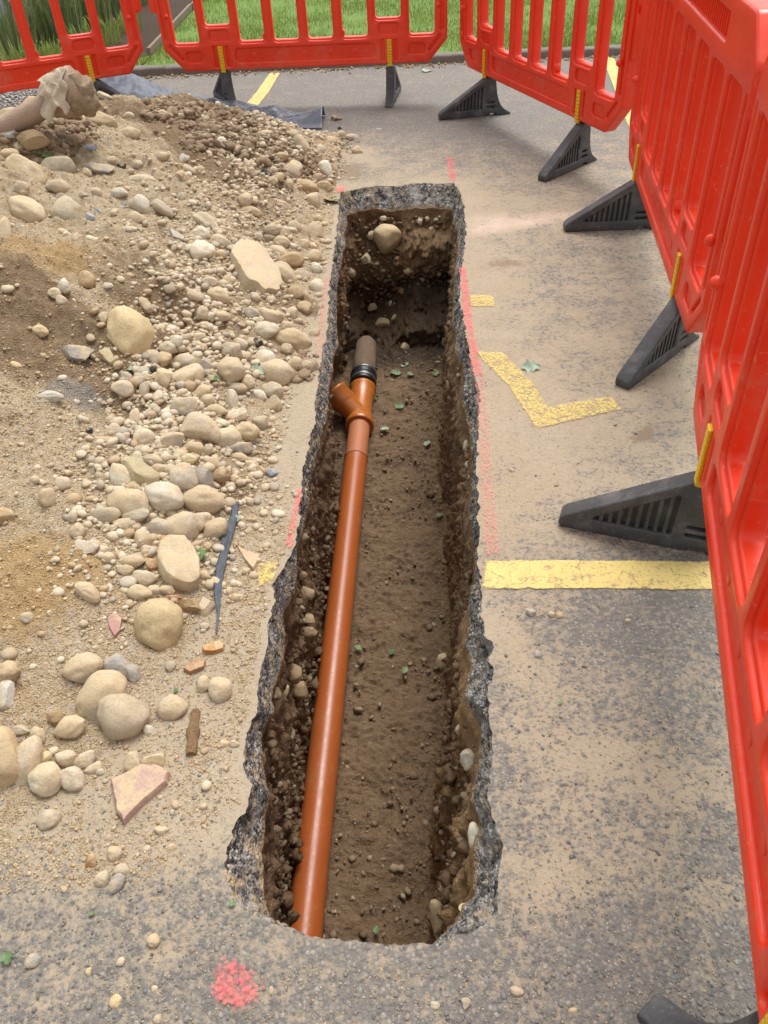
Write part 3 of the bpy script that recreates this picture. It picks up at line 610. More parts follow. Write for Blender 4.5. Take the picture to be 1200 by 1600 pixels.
# ------------------------------------------------------------------ stones, one object each
def stone_mesh(i, ang=False):
    V, F = ico(4 if not ang else 3); sd = 200+i*13; r = random.Random(i)
    q = np.array([V+i*5.1])[0]
    if ang:
        dirs = np.array([Vector((r.gauss(0, 1), r.gauss(0, 1), r.gauss(0, 1))).normalized()[:] for _ in range(9)]); cut = np.array([r.uniform(.48, .8) for _ in range(9)])
        R_ = V.copy()
        for d_, c_ in zip(dirs, cut):
            dd = R_@d_; m = dd > c_; R_[m] -= np.outer(dd[m]-c_, d_)*.96
        R_ = R_*(1+fbm(q, 3, 3, sd)[:, None]*.09); V = R_
    elif i < 6:
        V = V*(1+fbm(q, .9, 3, sd, .5)[:, None]*.34+fbm(q, 5, 3, sd+3, .6)[:, None]*.014); V[:, 0] *= 1-.25*V[:, 1]; d_ = np.array(Vector((r.gauss(0, 1), r.gauss(0, 1), r.gauss(0, .4))).normalized()[:]); dd = V@d_; V = V-np.outer(np.clip(dd-.55, 0, None), d_)*.55
    else:
        e = r.uniform(.72, 1.1); V = np.sign(V)*np.abs(V)**e; V /= np.abs(V).max(0)
        for _ in range(3):
            d_ = np.array(Vector((r.gauss(0, 1), r.gauss(0, 1), r.gauss(0, 1))).normalized()[:]); c_ = r.uniform(.40, .75); dd = V@d_; V = V-np.outer(np.clip(dd-c_, 0, None), d_)*.5
        V = V*(1+fbm(q, 1.1, 2, sd)[:, None]*.26+fbm(q, 4, 4, sd+3, .6)[:, None]*.035)
        V[:, 0] *= 1-.22*r.random()*V[:, 1]
    V = V-(V.max(0)+V.min(0))/2; V /= np.abs(V).max(0)
    me = mesh('stone_shape', V, F, True, 38 if ang else None); me.materials.append(M['stone']); return me
RND = [stone_mesh(i) for i in range(16)]; ANG = [stone_mesh(50+i, True) for i in range(9)]
TONE = {'': (.56, .475, .345), 'p': (.68, .61, .485), 'y': (.62, .50, .29), 'g': (.38, .36, .33), 'n': (.42, .30, .165), 'k': (.035, .035, .04), 'o': (.42, .22, .10), 'w': (.70, .70, .66), 'b': (.30, .36, .44), 's': (.50, .25, .16), 'r': (.55, .33, .27)}
def lab(tone, size, angular, zone):
    col = {'': 'beige', 'p': 'pale cream', 'y': 'yellowish', 'g': 'slate grey', 'n': 'brown', 'k': 'black', 'o': 'orange brown', 'w': 'white', 'b': 'bluish grey', 's': 'terracotta', 'r': 'pinkish'}[tone]
    sz_ = 'tiny' if size < .022 else 'small' if size < .04 else 'medium' if size < .07 else 'large'
    sh = 'angular stone' if angular else 'cobble' if size > .07 else 'pebble'
    if tone == 'k': sh = 'asphalt lump'
    return f'@{sz_} {col} {sh}'
stones = []; UV = [(0, 0)]
def put_stone(p, wd, hd, ang, tone, angular, zone, label=None, name=None, thick=None, hook=None, sink=.3, variant=None):
    # wd, hd: silhouette in metres as seen from the path side
    if variant is None and label and not angular and any(w_ in label for w_ in ('smooth', 'egg', 'oval', 'potato', 'round ', 'heart', 'domed')): variant = random.randrange(6)
    k = len(stones); me = (ANG if angular else RND)[(variant if variant is not None else random.randrange(99)) % (len(ANG) if angular else len(RND))]
    nm = name or ('asphalt_lump' if tone == 'k' else 'stone')
    o = bpy.data.objects.new(nm, me); COL.objects.link(o)
    a = math.radians(ang); X = CAMX*math.cos(a)+CAMY*math.sin(a); Y = -CAMX*math.sin(a)+CAMY*math.cos(a); Z = CAMZ
    th = thick or min(wd, hd)*random.uniform(.75, .95)
    sgn = [random.choice((-1, 1)), random.choice((-1, 1))]
    Rm = Matrix((tuple(X*sgn[0]), tuple(Y*sgn[1]), tuple(Z*sgn[0]*sgn[1]))).transposed()
    o.matrix_world = Matrix.Translation(Vector(p)) @ Rm.to_4x4() @ Matrix.Diagonal((wd/2, hd/2, th/2, 1))
    c = TONE[tone]; j = random.uniform(.80, 1.12); t = random.uniform(-.05, .05); o.color = (min(1, c[0]*j*(1+t)), min(1, c[1]*j), min(1, c[2]*j*(1-t)), 1)
    L = label or lab(tone, max(wd, hd), angular, zone); o['_uv'] = UV[0]; o['_grp'] = 'stones '+zone; tag(o, L, 'asphalt lump' if tone == 'k' else 'stone'); stones.append(o); return o
def depth_at(p): return float(-(np.array(p)-np.array([0, 0, CH]))@CAMZ)
def heap_stone(u, v, wpx, hpx, ang=0, tone='', angular=False, **kw):
    UV[0] = (u, v)
    p = heap_hit(u, v); D = depth_at(p); wd, hd = wpx*D/FPX*1.10, hpx*D/FPX*1.12; r = min(wd, hd)/2
    d = ray(u, v); d = d/np.linalg.norm(d); label = kw.get('label') or ''; big_ = label and ('buried' in label or 'broad' in label or 'flat' in label or 'large' in label); p2 = p-d*r*(.30 if big_ else .60)
    y = p[1]
    zone = ('at the back ridge of the heap below the old clay pipe' if v < 200 and u < 350 else 'in the fan of stones at the far right toe of the heap' if v < 330 and u > 400 else 'on the upper left slope of the heap' if v < 400 and u < 260 else
            'in the belt of stones beside the far half of the trench' if v < 520 and u > 250 else 'on the dry sandy flank of the heap at the left' if u < 200 and v < 700 else 'in the dense cluster of cobbles left of the pipe junction' if v < 700 else
            'in the pile of cobbles at the middle foot of the heap' if v < 880 else 'around the big flat block and the egg-shaped cobble' if v < 1000 else 'on the sand at the near left below the egg-shaped cobble' if v < 1300 else 'lying loose on the sandy tarmac in the near left corner')
    if u > 600: zone = 'lying on the tarmac right of the trench'
    return put_stone(p2, wd, hd, ang, tone, angular, zone, **kw)
# (centre x, centre y, width, height, angle, tone, angular) measured in enlarged crops: (origin x, origin y, enlargement)
def crop(ox, oy, s, rows):
    for r in rows:
        r = list(r)+[0, '', 0][len(r)-4:] if len(r) < 7 else list(r)
        lb = r[7] if len(r) > 7 else None
        heap_stone(ox+r[0]/s, oy+r[1]/s, r[2]/s, r[3]/s, r[4], r[5], bool(r[6]), label=lb)
crop(0, 400, 2.4, [(485, 288, 178, 150, -28, 'y', 0, 'large flat yellow cobble with a brown dirt stain set in the dark slope'), (690, 465, 150, 92, 38, '', 0, 'long wedge-shaped grey beige cobble leaning up to the right in the cluster'), (866, 430, 96, 92, 0, '', 0, 'round rough grey beige cobble right of the wedge-shaped one'), (990, 392, 90, 75, 0, 'p', 0, 'pale cobble partly behind the largest cobble near the trench edge'), (1037, 438, 122, 96, -8, '', 0, 'smooth heart-shaped beige cobble nearest the trench in the dense cluster'), (1095, 318, 138, 88, -5, 'n', 0, 'brown stained broad cobble above the heart-shaped one'), (998, 280, 90, 66, -8, '', 0, 'oval beige cobble above left of the brown stained one'), (945, 222, 55, 50, 0, 'g'), (1015, 230, 92, 60, -10, ''), (745, 307, 60, 38, 0, 'p'), (660, 318, 50, 42, 0, 'p'), (625, 345, 60, 46), (573, 380, 58, 50), (612, 388, 60, 58, 0, 'n'), (685, 395, 95, 52, 5, 'p', 0, 'pale cobble behind the top of the wedge-shaped cobble'), (750, 415, 90, 60, -30, 'g', 1), (610, 457, 68, 74, 0, '', 1, 'blocky beige stone touching the wedge-shaped cobble on its left'),
 (477, 460, 46, 46), (460, 497, 76, 58), (520, 470, 42, 34), (555, 458, 52, 34), (542, 500, 34, 52), (862, 357, 82, 62), (903, 335, 50, 52, 0, 'p'), (752, 642, 150, 104, -4, '', 0, 'big oblong grey beige cobble with a green leaf at its corner'), (691, 567, 96, 68), (760, 517, 56, 74, -30, 'y'), (778, 542, 50, 48), (870, 545, 48, 84, 8, ''), (885, 600, 86, 48, 22, 'p', 1), (810, 580, 80, 46, -8, 'g', 0), (930, 475, 52, 56, 0, 'p'), (888, 497, 72, 44), (1022, 505, 84, 60, -18), (1030, 556, 54, 60, 0, '', 1), (974, 521, 56, 36, -30, 'p'), (850, 682, 102, 76, 0, '', 0, 'smooth beige cobble in front of the big oblong one'), (920, 660, 96, 70, 0, 'y', 0, 'yellowish rounded cobble right of the smooth beige one'), (976, 625, 52, 50), (540, 685, 74, 72, 40, 'p', 0), (645, 697, 96, 66, 18, 'g', 1), (725, 727, 76, 56, 0, '', 1), (780, 730, 36, 52, -20), (893, 722, 110, 44, 6, 'g', 1), (900, 755, 62, 34, -15), (430, 652, 46, 46), (465, 675, 40, 34), (505, 612, 50, 74), (572, 766, 72, 42, -8), (706, 762, 62, 40, 0, 'y'), (605, 802, 62, 42), (796, 778, 62, 50), (832, 826, 66, 58, 38, 'n'), (880, 837, 34, 30), (940, 780, 40, 30),
 (688, 835, 106, 104, -30, 'p', 0, 'pale domed cobble topping the middle pile with ring marks'), (762, 835, 84, 70, -38, 'g', 1), (520, 822, 146, 92, -36, 'y', 1, 'yellow wedge-shaped broken stone above the middle pile'), (458, 835, 84, 120, 30, 'p', 0, 'pale half buried cobble left of the yellow wedge-shaped stone'), (485, 930, 152, 112, -20, '', 0, 'broad beige cobble at the left of the three in a row'), (615, 905, 138, 104, -14, 'p', 0, 'triangular pale cobble in the middle of the three in a row'), (765, 915, 146, 102, 0, '', 0, 'smooth oval beige cobble at the right of the three in a row'), (175, 905, 60, 66), (235, 855, 56, 50), (190, 528, 92, 44, 4, 'p', 0, 'flat oval pale stone alone on the dry sandy flank'), (60, 412, 46, 26, -25, 'y'), (150, 282, 60, 46, 0, 'y'), (205, 142, 44, 42), (240, 112, 40, 52, 0, 'p'), (235, 170, 44, 40), (405, 112, 34, 20, 0, 'p'), (545, 185, 62, 36, -44), (328, 92, 60, 62, 0, 'n'), (390, 235, 34, 42, 20), (285, 365, 112, 56, -6, 'g', 1, 'grey brown angular flake on the dry sandy flank'), (405, 380, 44, 68, 35, 'y', 1, 'yellow angular shard left of the dense cluster'), (760, 213, 40, 46), (830, 226, 62, 36), (820, 150, 78, 62, -10, 'p'), (730, 150, 66, 40, -20), (640, 125, 52, 30),
 (1062, 70, 104, 78, -30, 'p', 0, 'smooth pale cobble resting on the right side of the sandy slab'), (1187, 115, 56, 56, 0, 'p', 0, 'round pale pebble alone nearest the trench edge beside the sandy slab'), (1180, 48, 40, 46), (1092, 15, 90, 52, 8, 'n'), (1128, 72, 46, 44), (965, 330, 40, 42, 0, 'k', 1), (568, 434, 34, 26, 0, 'k', 1), (1076, 352, 42, 42), (1100, 410, 66, 60), (1150, 415, 52, 46), (1180, 290, 36, 30), (1075, 270, 50, 50), (335, 655, 24, 20, 0, 'k', 1), (395, 690, 90, 26, -8, 'r', 1), (1020, 815, 46, 34, -20, 'b', 1), (975, 805, 34, 40, 30, 'r', 1)])
crop(0, 800, 2.4, [(395, 12, 112, 56), (505, 15, 104, 62), (460, 50, 66, 52), (535, 105, 66, 76, 0, 'p', 1), (602, 56, 92, 62), (682, 60, 112, 118, -50, 'p', 0, 'blocky pale stone under the right cobble of the row of three'), (745, 40, 86, 70), (810, 65, 88, 74, 15), (630, 115, 72, 50, 0, 'o'), (325, 133, 92, 50, -5, 'p', 1), (270, 17, 40, 46, 0, 'w'), (290, 72, 52, 60), (405, 170, 46, 38), (495, 185, 92, 46, 0, ''), (470, 220, 62, 42), (541, 250, 86, 58, -10), (570, 205, 80, 56, -10, 'o', 1, 'orange brown brick fragment beside the big flat sandy block'), (525, 305, 84, 56, -20), (575, 292, 50, 34), (626, 295, 56, 38), (645, 320, 66, 24, 5, 's', 1), (770, 363, 52, 66, -20, 'w', 1), (768, 430, 36, 28, 0, 'p'), (710, 352, 90, 52, -10, 'n', 1), (98, 396, 48, 36, 0, 'p'), (330, 300, 100, 58, -34), (312, 587, 136, 100, 22, '', 0, 'rounded triangular sandy cobble above the long one'), (440, 577, 108, 84, -10, 'g', 0, 'smooth grey cobble between two sandy ones'), (498, 607, 52, 64, 0, 'g'), (372, 690, 205, 138, 48, '', 0, 'long sandy potato-shaped cobble leaning up to the right'), (465, 775, 176, 168, 0, '', 0, 'large cobble half buried in sand beside the potato-shaped one'), (262, 808, 114, 80, 28, 'p', 0, 'pale oval cobble left of the potato-shaped one'), (640, 580, 40, 40), (825, 668, 84, 86, 0, '', 0, 'round sandy pebble alone on the sand near the root stub'), (765, 645, 52, 60), (645, 735, 106, 92), (557, 817, 40, 38, 0, 'p'), (205, 765, 54, 52, 20, 'n'), (97, 940, 104, 188, -12, '', 0, 'tall sandy oblong cobble beside the dirt-covered boulder'), (140, 840, 56, 66), (80, 820, 68, 36), (10, 925, 150, 215, 0, 'n', 0, 'dirt-covered boulder cut by the left edge of the picture'), (172, 1003, 122, 108, 25, 'p', 0, 'pale speckled round cobble in the near left group'), (275, 1005, 74, 98, 30, 'p', 0, 'bean-shaped sandy cobble right of the pale speckled one'), (247, 926, 72, 58), (320, 932, 96, 56, 34, 'p', 0, 'slim pale oval cobble pointing up to the right'), (350, 963, 62, 34, 25, 'p'), (376, 975, 30, 26), (168, 925, 52, 50, 0, 'y'), (201, 898, 36, 32, 0, 'p'), (500, 940, 64, 72, -20, 'p'), (577, 932, 86, 56, 0, 'y', 1), (15, 690, 66, 104, 0, 'w', 1), (25, 605, 96, 84, 10, 'n'), (8, 15, 90, 60, 0, 'n', 1), (890, 322, 45, 30), (922, 222, 30, 24), (768, 238, 42, 36), (880, 870, 36, 26), (840, 872, 40, 28)])
crop(0, 1200, 2.4, [(185, 192, 78, 70, 20), (340, 360, 42, 76, -5, 'o', 1, 'rusty brown crumbling lump standing on the near sandy tarmac'), (430, 324, 56, 52), (455, 383, 58, 44, 15), (385, 418, 52, 62, -30), (433, 440, 48, 82, -28, 'g', 0, 'smooth greyish pebble lowest in the little group near the pink tile shard'), (408, 265, 24, 32), (550, 305, 28, 26), (645, 300, 32, 28, 0, 'p'), (605, 236, 52, 28), (125, 722, 54, 50, 0, 'g', 0, 'flat round grey pebble pressed in the near left tarmac'), (453, 727, 30, 28, 0, 'p'), (575, 648, 46, 44), (435, 874, 42, 46, 0, 'y'), (332, 766, 20, 28, 0, 'y'), (580, 828, 26, 22), (590, 942, 34, 34), (1020, 842, 26, 42, 0, 'g'), (25, 275, 22, 20), (763, 145, 28, 24), (440, 60, 30, 24)])
crop(0, 100, 4.0, [(255, 258, 194, 90, -8, 'y', 0, 'long yellowish cobble lying against the old clay pipe'), (186, 305, 106, 90, -28, 'p', 0, 'pale oval cobble below the long yellowish one at the heap top'), (72, 332, 156, 110, 0, 'y', 0, 'round yellowish cobble at the top left under the old clay pipe'), (440, 312, 116, 62, 0, 'y'), (640, 360, 190, 96, -8, 'y', 0, 'broad clod-like yellow stone with sand on top right of the old pipe end'), (60, 565, 114, 62), (155, 680, 250, 166, -12, '', 0, 'large undercut cobble, left one of the joined pair on the upper slope'), (365, 650, 210, 140, 0, '', 0, 'large sandy cobble, right one of the joined pair on the upper slope'), (360, 765, 142, 76, -5), (130, 772, 92, 80), (590, 800, 82, 58, 0, 'g'), (745, 805, 100, 58, 0, 'p'), (740, 760, 72, 44), (880, 722, 180, 62, 0, 'p', 0, 'flat pale stone catching the light on the upper slope'), (885, 887, 134, 104, -38, 'p', 0, 'pale blunt cobble pointing down the slope'), (1015, 905, 150, 70, -36), (416, 942, 194, 186, -25, '', 0, 'smooth egg-shaped cobble high on the left slope'), (170, 925, 230, 156, -28, 'p', 0, 'dusty broad cobble beside the smooth one high on the left slope'), (20, 1065, 100, 200, 0, 'p', 0, 'dusty boulder cut by the left edge of the picture on the upper slope'), (405, 1060, 92, 46, -22, 'p'), (470, 1100, 46, 84), (810, 1035, 84, 44, 0, 'p'), (786, 1000, 36, 24), (1020, 580, 64, 56), (860, 625, 62, 50), (850, 962, 104, 74), (720, 926, 52, 46, 0, 'p', 1), (610, 652, 200, 56, -6, 'g', 1, 'long slate grey flake on the upper slope'), (750, 635, 66, 36, 0, 'k', 1), (540, 682, 62, 60), (820, 440, 110, 78), (700, 600, 62, 42), (1010, 315, 74, 50), (1115, 326, 72, 36), (805, 322, 62, 44), (210, 480, 190, 96, 5, 'n', 1, 'dark brown muddy clod on the upper left ridge'), (170, 415, 104, 46, 40, 'p', 1), (50, 440, 130, 56, 0, 'g', 1), (540, 366, 134, 40, -44, 's', 1, 'terracotta and grey pottery shard below the old pipe end'), (560, 525, 92, 36, 0, 'b', 1), (480, 465, 84, 46, -20, 'r', 1), (560, 955, 60, 40, -30, 'b', 1), (775, 885, 34, 40, 0, 'b', 1), (620, 920, 60, 18, -25, 'b', 1), (1135, 695, 74, 56, -35, 's', 0, 'coral orange fragment on the brown upper slope'), (1180, 660, 90, 46, -28), (1145, 590, 60, 50, 0, 'w', 1), (1130, 840, 60, 70, -20), (650, 200, 96, 34, -18, 'w', 1), (520, 815, 50, 34, 0, 'b', 1)])
crop(300, 150, 4.0, [(456, 240, 86, 46, 0, 'p'), (185, 290, 60, 62, 0, 'p'), (345, 430, 40, 82, 20, 'p'), (640, 245, 66, 54), (630, 462, 112, 108, -20, 'p', 0, 'pale upright cobble in the fan below the slate grey stone'), (692, 320, 80, 140, 30, 'g', 1, 'slate grey pointed stone in the fan at the far toe'), (805, 336, 56, 54, 0, 'p'), (832, 460, 80, 112, 28, 'p', 0, 'pale egg-shaped cobble near the far left corner of the trench'), (785, 515, 66, 60), (712, 576, 148, 96, 0, 'n', 0, 'large brown cobble near the far left corner of the trench'), (828, 570, 92, 72, -10, 'n', 0, 'darker brown cobble touching the large brown one'), (610, 555, 48, 62, 20), (505, 532, 60, 52, 0, 'y'), (545, 510, 56, 60), (511, 465, 54, 44), (330, 652, 92, 76, 0, 'p'), (386, 650, 52, 46), (548, 670, 96, 40, -8, 'p'), (372, 722, 132, 54, -12, 'n'), (757, 655, 84, 92), (788, 775, 62, 60), (825, 805, 46, 36), (770, 850, 90, 112, -10, 'p'), (700, 850, 80, 60, -30), (636, 820, 82, 76), (560, 922, 98, 86, 0, '', 0), (486, 885, 72, 44), (415, 880, 60, 46, -20), (540, 985, 130, 92, -32, 'p', 0, 'pale oblong cobble leaning on a brown one beside the sandy slab'), (616, 1030, 134, 78, 8, 'n', 0, 'brown and yellow mottled cobble beside the pale oblong one'), (765, 1007, 88, 86), (778, 1080, 70, 74, 0, 'p'), (690, 1120, 92, 62), (640, 1232, 122, 80, 0, 'n'), (500, 835, 104, 70, 10), (700, 932, 62, 74, 0, ''), (757, 942, 50, 50), (180, 992, 66, 62), (252, 955, 72, 46, 8), (60, 975, 144, 138, -20, 'p', 0, 'pale squarish cobble left of the sandy slab'), (50, 865, 112, 92, 0, 'p'), (95, 790, 170, 84, -34, '', 0), (168, 922, 110, 104), (155, 1252, 124, 100, -20, 'p'), (212, 1165, 56, 84, -10, 'y'), (112, 1162, 94, 58), (25, 1255, 62, 50), (70, 1357, 62, 74), (188, 1370, 104, 46, -10), (378, 1365, 98, 78), (622, 1360, 70, 82), (706, 1330, 88, 78, 0, 'n'), (1000, 262, 78, 46, 0, 'p'), (1035, 346, 66, 60), (925, 245, 62, 50), (870, 290, 72, 60), (900, 342, 60, 44), (460, 487, 62, 62, 0, 'k', 1), (900, 149, 72, 52, 0, 'k', 1, 'largest black asphalt lump on the tarmac by the curled film end'), (925, 205, 28, 24, 0, 'k', 1), (1002, 516, 38, 18), (825, 910, 30, 20), (856, 950, 40, 26), (560, 380, 80, 54, 0, 'n')])
# right of the trench
for r in [(830, 958, 15, 13, 0, 'g'), (862, 960, 11, 10, 0, 'g'), (874, 962, 13, 12, 0, 'g'), (840, 1023, 12, 12, 0, 'g'), (893, 1033, 12, 10, 0, 'g'), (981, 970, 9, 7, 0, 'y'), (868, 1172, 8, 7, 0, 'k', 1), (800, 735, 8, 6), (808, 1550, 20, 14, 0, 'g'), (728, 1568, 14, 16, 0, 'g', 1), (680, 1572, 15, 12), (1057, 1268, 10, 8, 0, 'g'), (895, 1580, 14, 10, 0, 'g'), (870, 758, 8, 6, 0, 'k', 1), (592, 203, 8, 6, 0, 'w'), (535, 225, 10, 6, 0, '')]:
    heap_stone(*r)
# named specials
egg = heap_stone(250, 978, 70, 78, 20, 'y', label='large smooth egg-shaped yellow cobble alone on the sand beside the big block', variant=2)
def special_slab(name, outline, u, v, thick, mat_col, label, cat, tilt=None, up=.015, rough=.02):
    """flat broken piece: outline in photo points, laid on the surface"""
    pts = [heap_hit(a, b) for a, b in outline]; c = np.mean(pts, 0)
    A = np.c_[np.array(pts)[:, :2]-c[:2], np.ones(len(pts))]; co = np.linalg.lstsq(A, np.array(pts)[:, 2], rcond=None)[0]
    n_ = Vector((-co[0], -co[1], 1)).normalized(); P = []
    dn = np.array(n_)
    for (a, b) in outline:
        d = ray(a, b); k = ((np.array([c[0], c[1], co[2]])-np.array([0, 0, CH]))@dn)/(d@dn); P.append(np.array([0, 0, CH])+d*k)
    P = np.array(P); cc = P.mean(0); bm = bmesh.new()
    dense = []
    for i in range(len(P)):
        for t in (0, .25, .5, .75): dense.append(P[i]*(1-t)+P[(i+1) % len(P)]*t)
    dense = np.array(dense); dense = dense+fbm(dense, 40, 3, 9)[:, None]*(dense-cc)*.10
    rings_ = [(1.0, -thick), (1.0, -.25*thick), (.985, up-.004), (.93, up), (.62, up*1.04), (.3, up*1.06)]
    V = []
    for s_, z_ in rings_:
        q = cc+(dense-cc)*s_; V.append(q+dn*z_+dn*(fbm(q, 26, 3, 5)[:, None]*rough*.35))
    V = np.vstack(V+[[cc+dn*up*1.06]]); N = len(dense); F = []
    for k in range(len(rings_)-1):
        for i in range(N): j = (i+1) % N; F.append((k*N+i, k*N+j, (k+1)*N+j, (k+1)*N+i))
    F += [((len(rings_)-1)*N+i, (len(rings_)-1)*N+(i+1) % N, len(V)-1) for i in range(N)]
    me = mesh(name, (V-cc), F, True, 40); me.materials.append(M['stone']); o = link(name, me); o.location = Vector(cc); o.color = (*mat_col, 1); tag(o, label, cat); return o
special_slab('concrete_slab', [(354, 402), (372, 386), (398, 388), (418, 412), (430, 432), (436, 452), (432, 464), (410, 464), (386, 450), (372, 432), (362, 416)], 0, 0, .03, (.56, .47, .33), 'flat broken sandy slab of concrete on the stone belt', 'slab', up=.045, rough=.03)
special_slab('stone_block', [(248, 862), (262, 854), (288, 853), (301, 868), (311, 890), (311, 918), (296, 928), (268, 922), (252, 905), (244, 885)], 0, 0, .03, (.54, .45, .31), 'big flat sandy block just above the egg-shaped cobble', 'stone', up=.05, rough=.03)
special_slab('tile_shard', [(174, 1224), (222, 1201), (246, 1200), (268, 1213), (262, 1228), (226, 1258), (196, 1292), (186, 1272)], 0, 0, .01, (.47, .31, .26), 'large pink broken tile shard lying on the near left sand', 'tile shard', up=.022, rough=.01)
special_slab('tile_shard', [(371, 857), (388, 864), (408, 870), (400, 890), (396, 893), (384, 878)], 0, 0, .005, (.56, .40, .28), 'small pinkish beige tile shard beside the black plastic strip', 'tile shard', up=.012, rough=.01)
special_slab('tile_shard', [(168, 968), (180, 960), (191, 968), (188, 990), (180, 998), (172, 985)], 0, 0, .005, (.46, .26, .22), 'pinkish red tile shard left of the egg-shaped cobble', 'tile shard', up=.012, rough=.01)
special_slab('slate_flake', [(264, 358), (272, 362), (288, 372), (286, 377), (270, 372)], 0, 0, .004, (.38, .46, .58), 'bluish slate flake on the slope left of the sandy slab', 'slate flake', up=.01, rough=.01)
special_slab('brick_shard', [(316, 1016), (326, 1010), (344, 1006), (353, 1010), (350, 1018), (332, 1023), (320, 1023)], 0, 0, .008, (.50, .22, .06), 'rounded orange brick shard on the sand below the plastic strip', 'brick shard', up=.016, rough=.01)
special_slab('brick_shard', [(288, 1048), (304, 1034), (322, 1036), (320, 1046), (298, 1055)], 0, 0, .008, (.44, .24, .12), 'dull brown curved clay shard below the orange one', 'brick shard', up=.016, rough=.01)
def branch(name, pts, rad, mat, label, cat):
    P = [heap_hit(u, v)+np.array([0, 0, r*.6]) for (u, v), r in zip(pts, rad)]; mb = MB(); P2 = []; R2 = []
    for i in range(len(P)-1):
        for t in np.linspace(0, 1, 7)[:-1]: P2.append(P[i]*(1-t)+P[i+1]*t); R2.append((rad[i]*(1-t)+rad[i+1]*t)*random.uniform(.82, 1.15))
    P2.append(P[-1]); R2.append(rad[-1]); mb.tube(P2, R2, 10); o = mb.build(name, mat); tag(o, label, cat)
branch('root_stub', [(307, 1113), (303, 1145), (300, 1182)], [.011, .014, .012], M['wood'], 'short rotten root stub standing out of the sand near the tile shard', 'root')
branch('twig', [(180, 1030), (190, 1042), (203, 1056)], [.003, .006, .004], M['wood'], 'thin reddish twig in the sand above the rounded triangular cobble', 'twig')
# stones set in the trench walls and on the floor
def wall_stones(ox, oy, s, rows, where):
    for r in rows:
        r = list(r)+[0, '', 0][len(r)-4:] if len(r) < 7 else list(r)
        u, v = ox+r[0]/s, oy+r[1]/s; UV[0] = (u, v); p = trench_hit(u, v); D = depth_at(p); d = ray(u, v); d /= np.linalg.norm(d)
        wd, hd = r[2]/s*D/FPX, r[3]/s*D/FPX; mn = min(wd, hd)
        put_stone(p-d*mn*.28, wd, hd, r[4], r[5], bool(r[6]), where, label=r[7] if len(r) > 7 else None, thick=mn*.95)
wall_stones(400, 250, 3, [(615, 358, 124, 122, 35, 'y', 0, 'big yellowish cobble set high in the far end wall of the trench'), (540, 352, 36, 44, 0, ''), (596, 274, 32, 22, 0, 'p'), (768, 286, 36, 42, 20, 'p'), (803, 276, 24, 26), (516, 460, 52, 56, 0, 'p', 1, 'angular pale stone below left of the big one in the far end wall'), (448, 525, 42, 52), (716, 520, 52, 36, 10, 'y'), (642, 676, 46, 36, 0, 'w', 0, 'small white pebble low in the middle of the far end wall'), (682, 612, 66, 34, -40, 'n'), (820, 325, 26, 24), (546, 692, 44, 40, 0, 'n'), (600, 762, 90, 50, 0, 'n'), (648, 762, 48, 80, 0, 'n'), (660, 462, 26, 24, 0, 'n'), (560, 485, 40, 24), (785, 402, 22, 20), (700, 880, 46, 46, 0, 'n')], 'set in the far end wall of the trench')
wall_stones(400, 250, 3, [(898, 850, 76, 116, 10, 'y', 0, 'tall yellowish cobble hanging from the far right wall of the trench'), (925, 975, 44, 90, -25, 'n'), (920, 1060, 60, 70, 0, 'n'), (985, 1340, 32, 60), (946, 1452, 40, 56), (995, 1430, 36, 42)], 'set in the right wall of the trench')
wall_stones(640, 900, 5, [(256, 670, 100, 136, 0, '', 0, 'grey beige cobble halfway down the right wall of the trench'), (462, 1425, 136, 150, 20, 'w', 1, 'white angular stone under the broken tarmac on the right wall'), (400, 1200, 90, 120, 0, 'n')], 'set in the right wall of the trench')
wall_stones(600, 1200, 5, [(700, 545, 92, 240, 0, 'p', 0, 'tall smooth pale cobble buried in the near right wall of the trench'), (440, 1185, 150, 330, 10, 'y', 0, 'large dirty yellow cobble at the near right foot of the trench'), (640, 1100, 120, 90, 0, 'y', 1), (610, 900, 100, 150, 0, 'n', 1)], 'set in the near right wall of the trench')
wall_stones(340, 800, 5, [(690, 642, 140, 110, -20, 'y', 1, 'angular yellowish stone jutting highest from the left wall of the trench'), (662, 500, 84, 80, 0, 'n'), (640, 742, 84, 50), (690, 830, 150, 110, -10, 'y', 1), (690, 945, 180, 120, 0, 'n'), (560, 1192, 70, 92, 0, ''), (590, 1265, 140, 160, 0, 'n', 0, 'broad brown cobble behind a small pebble in the left wall of the trench'), (512, 1400, 92, 130, 0, 'y'), (632, 1395, 150, 150, 0, 'n')], 'set in the left wall of the trench')
wall_stones(340, 1100, 5, [(562, 252, 90, 132, 0, 'y', 0, 'smooth yellow cobble in the left wall just above the pipe bend of light'), (388, 1240, 84, 170, 0, 'y'), (452, 1505, 72, 150, 0, 'y'), (520, 745, 30, 62, 0, 'p'), (1010, 490, 60, 36, 0, 'n'), (985, 470, 40, 30, 0, 'n')], 'set in the near left wall of the trench')
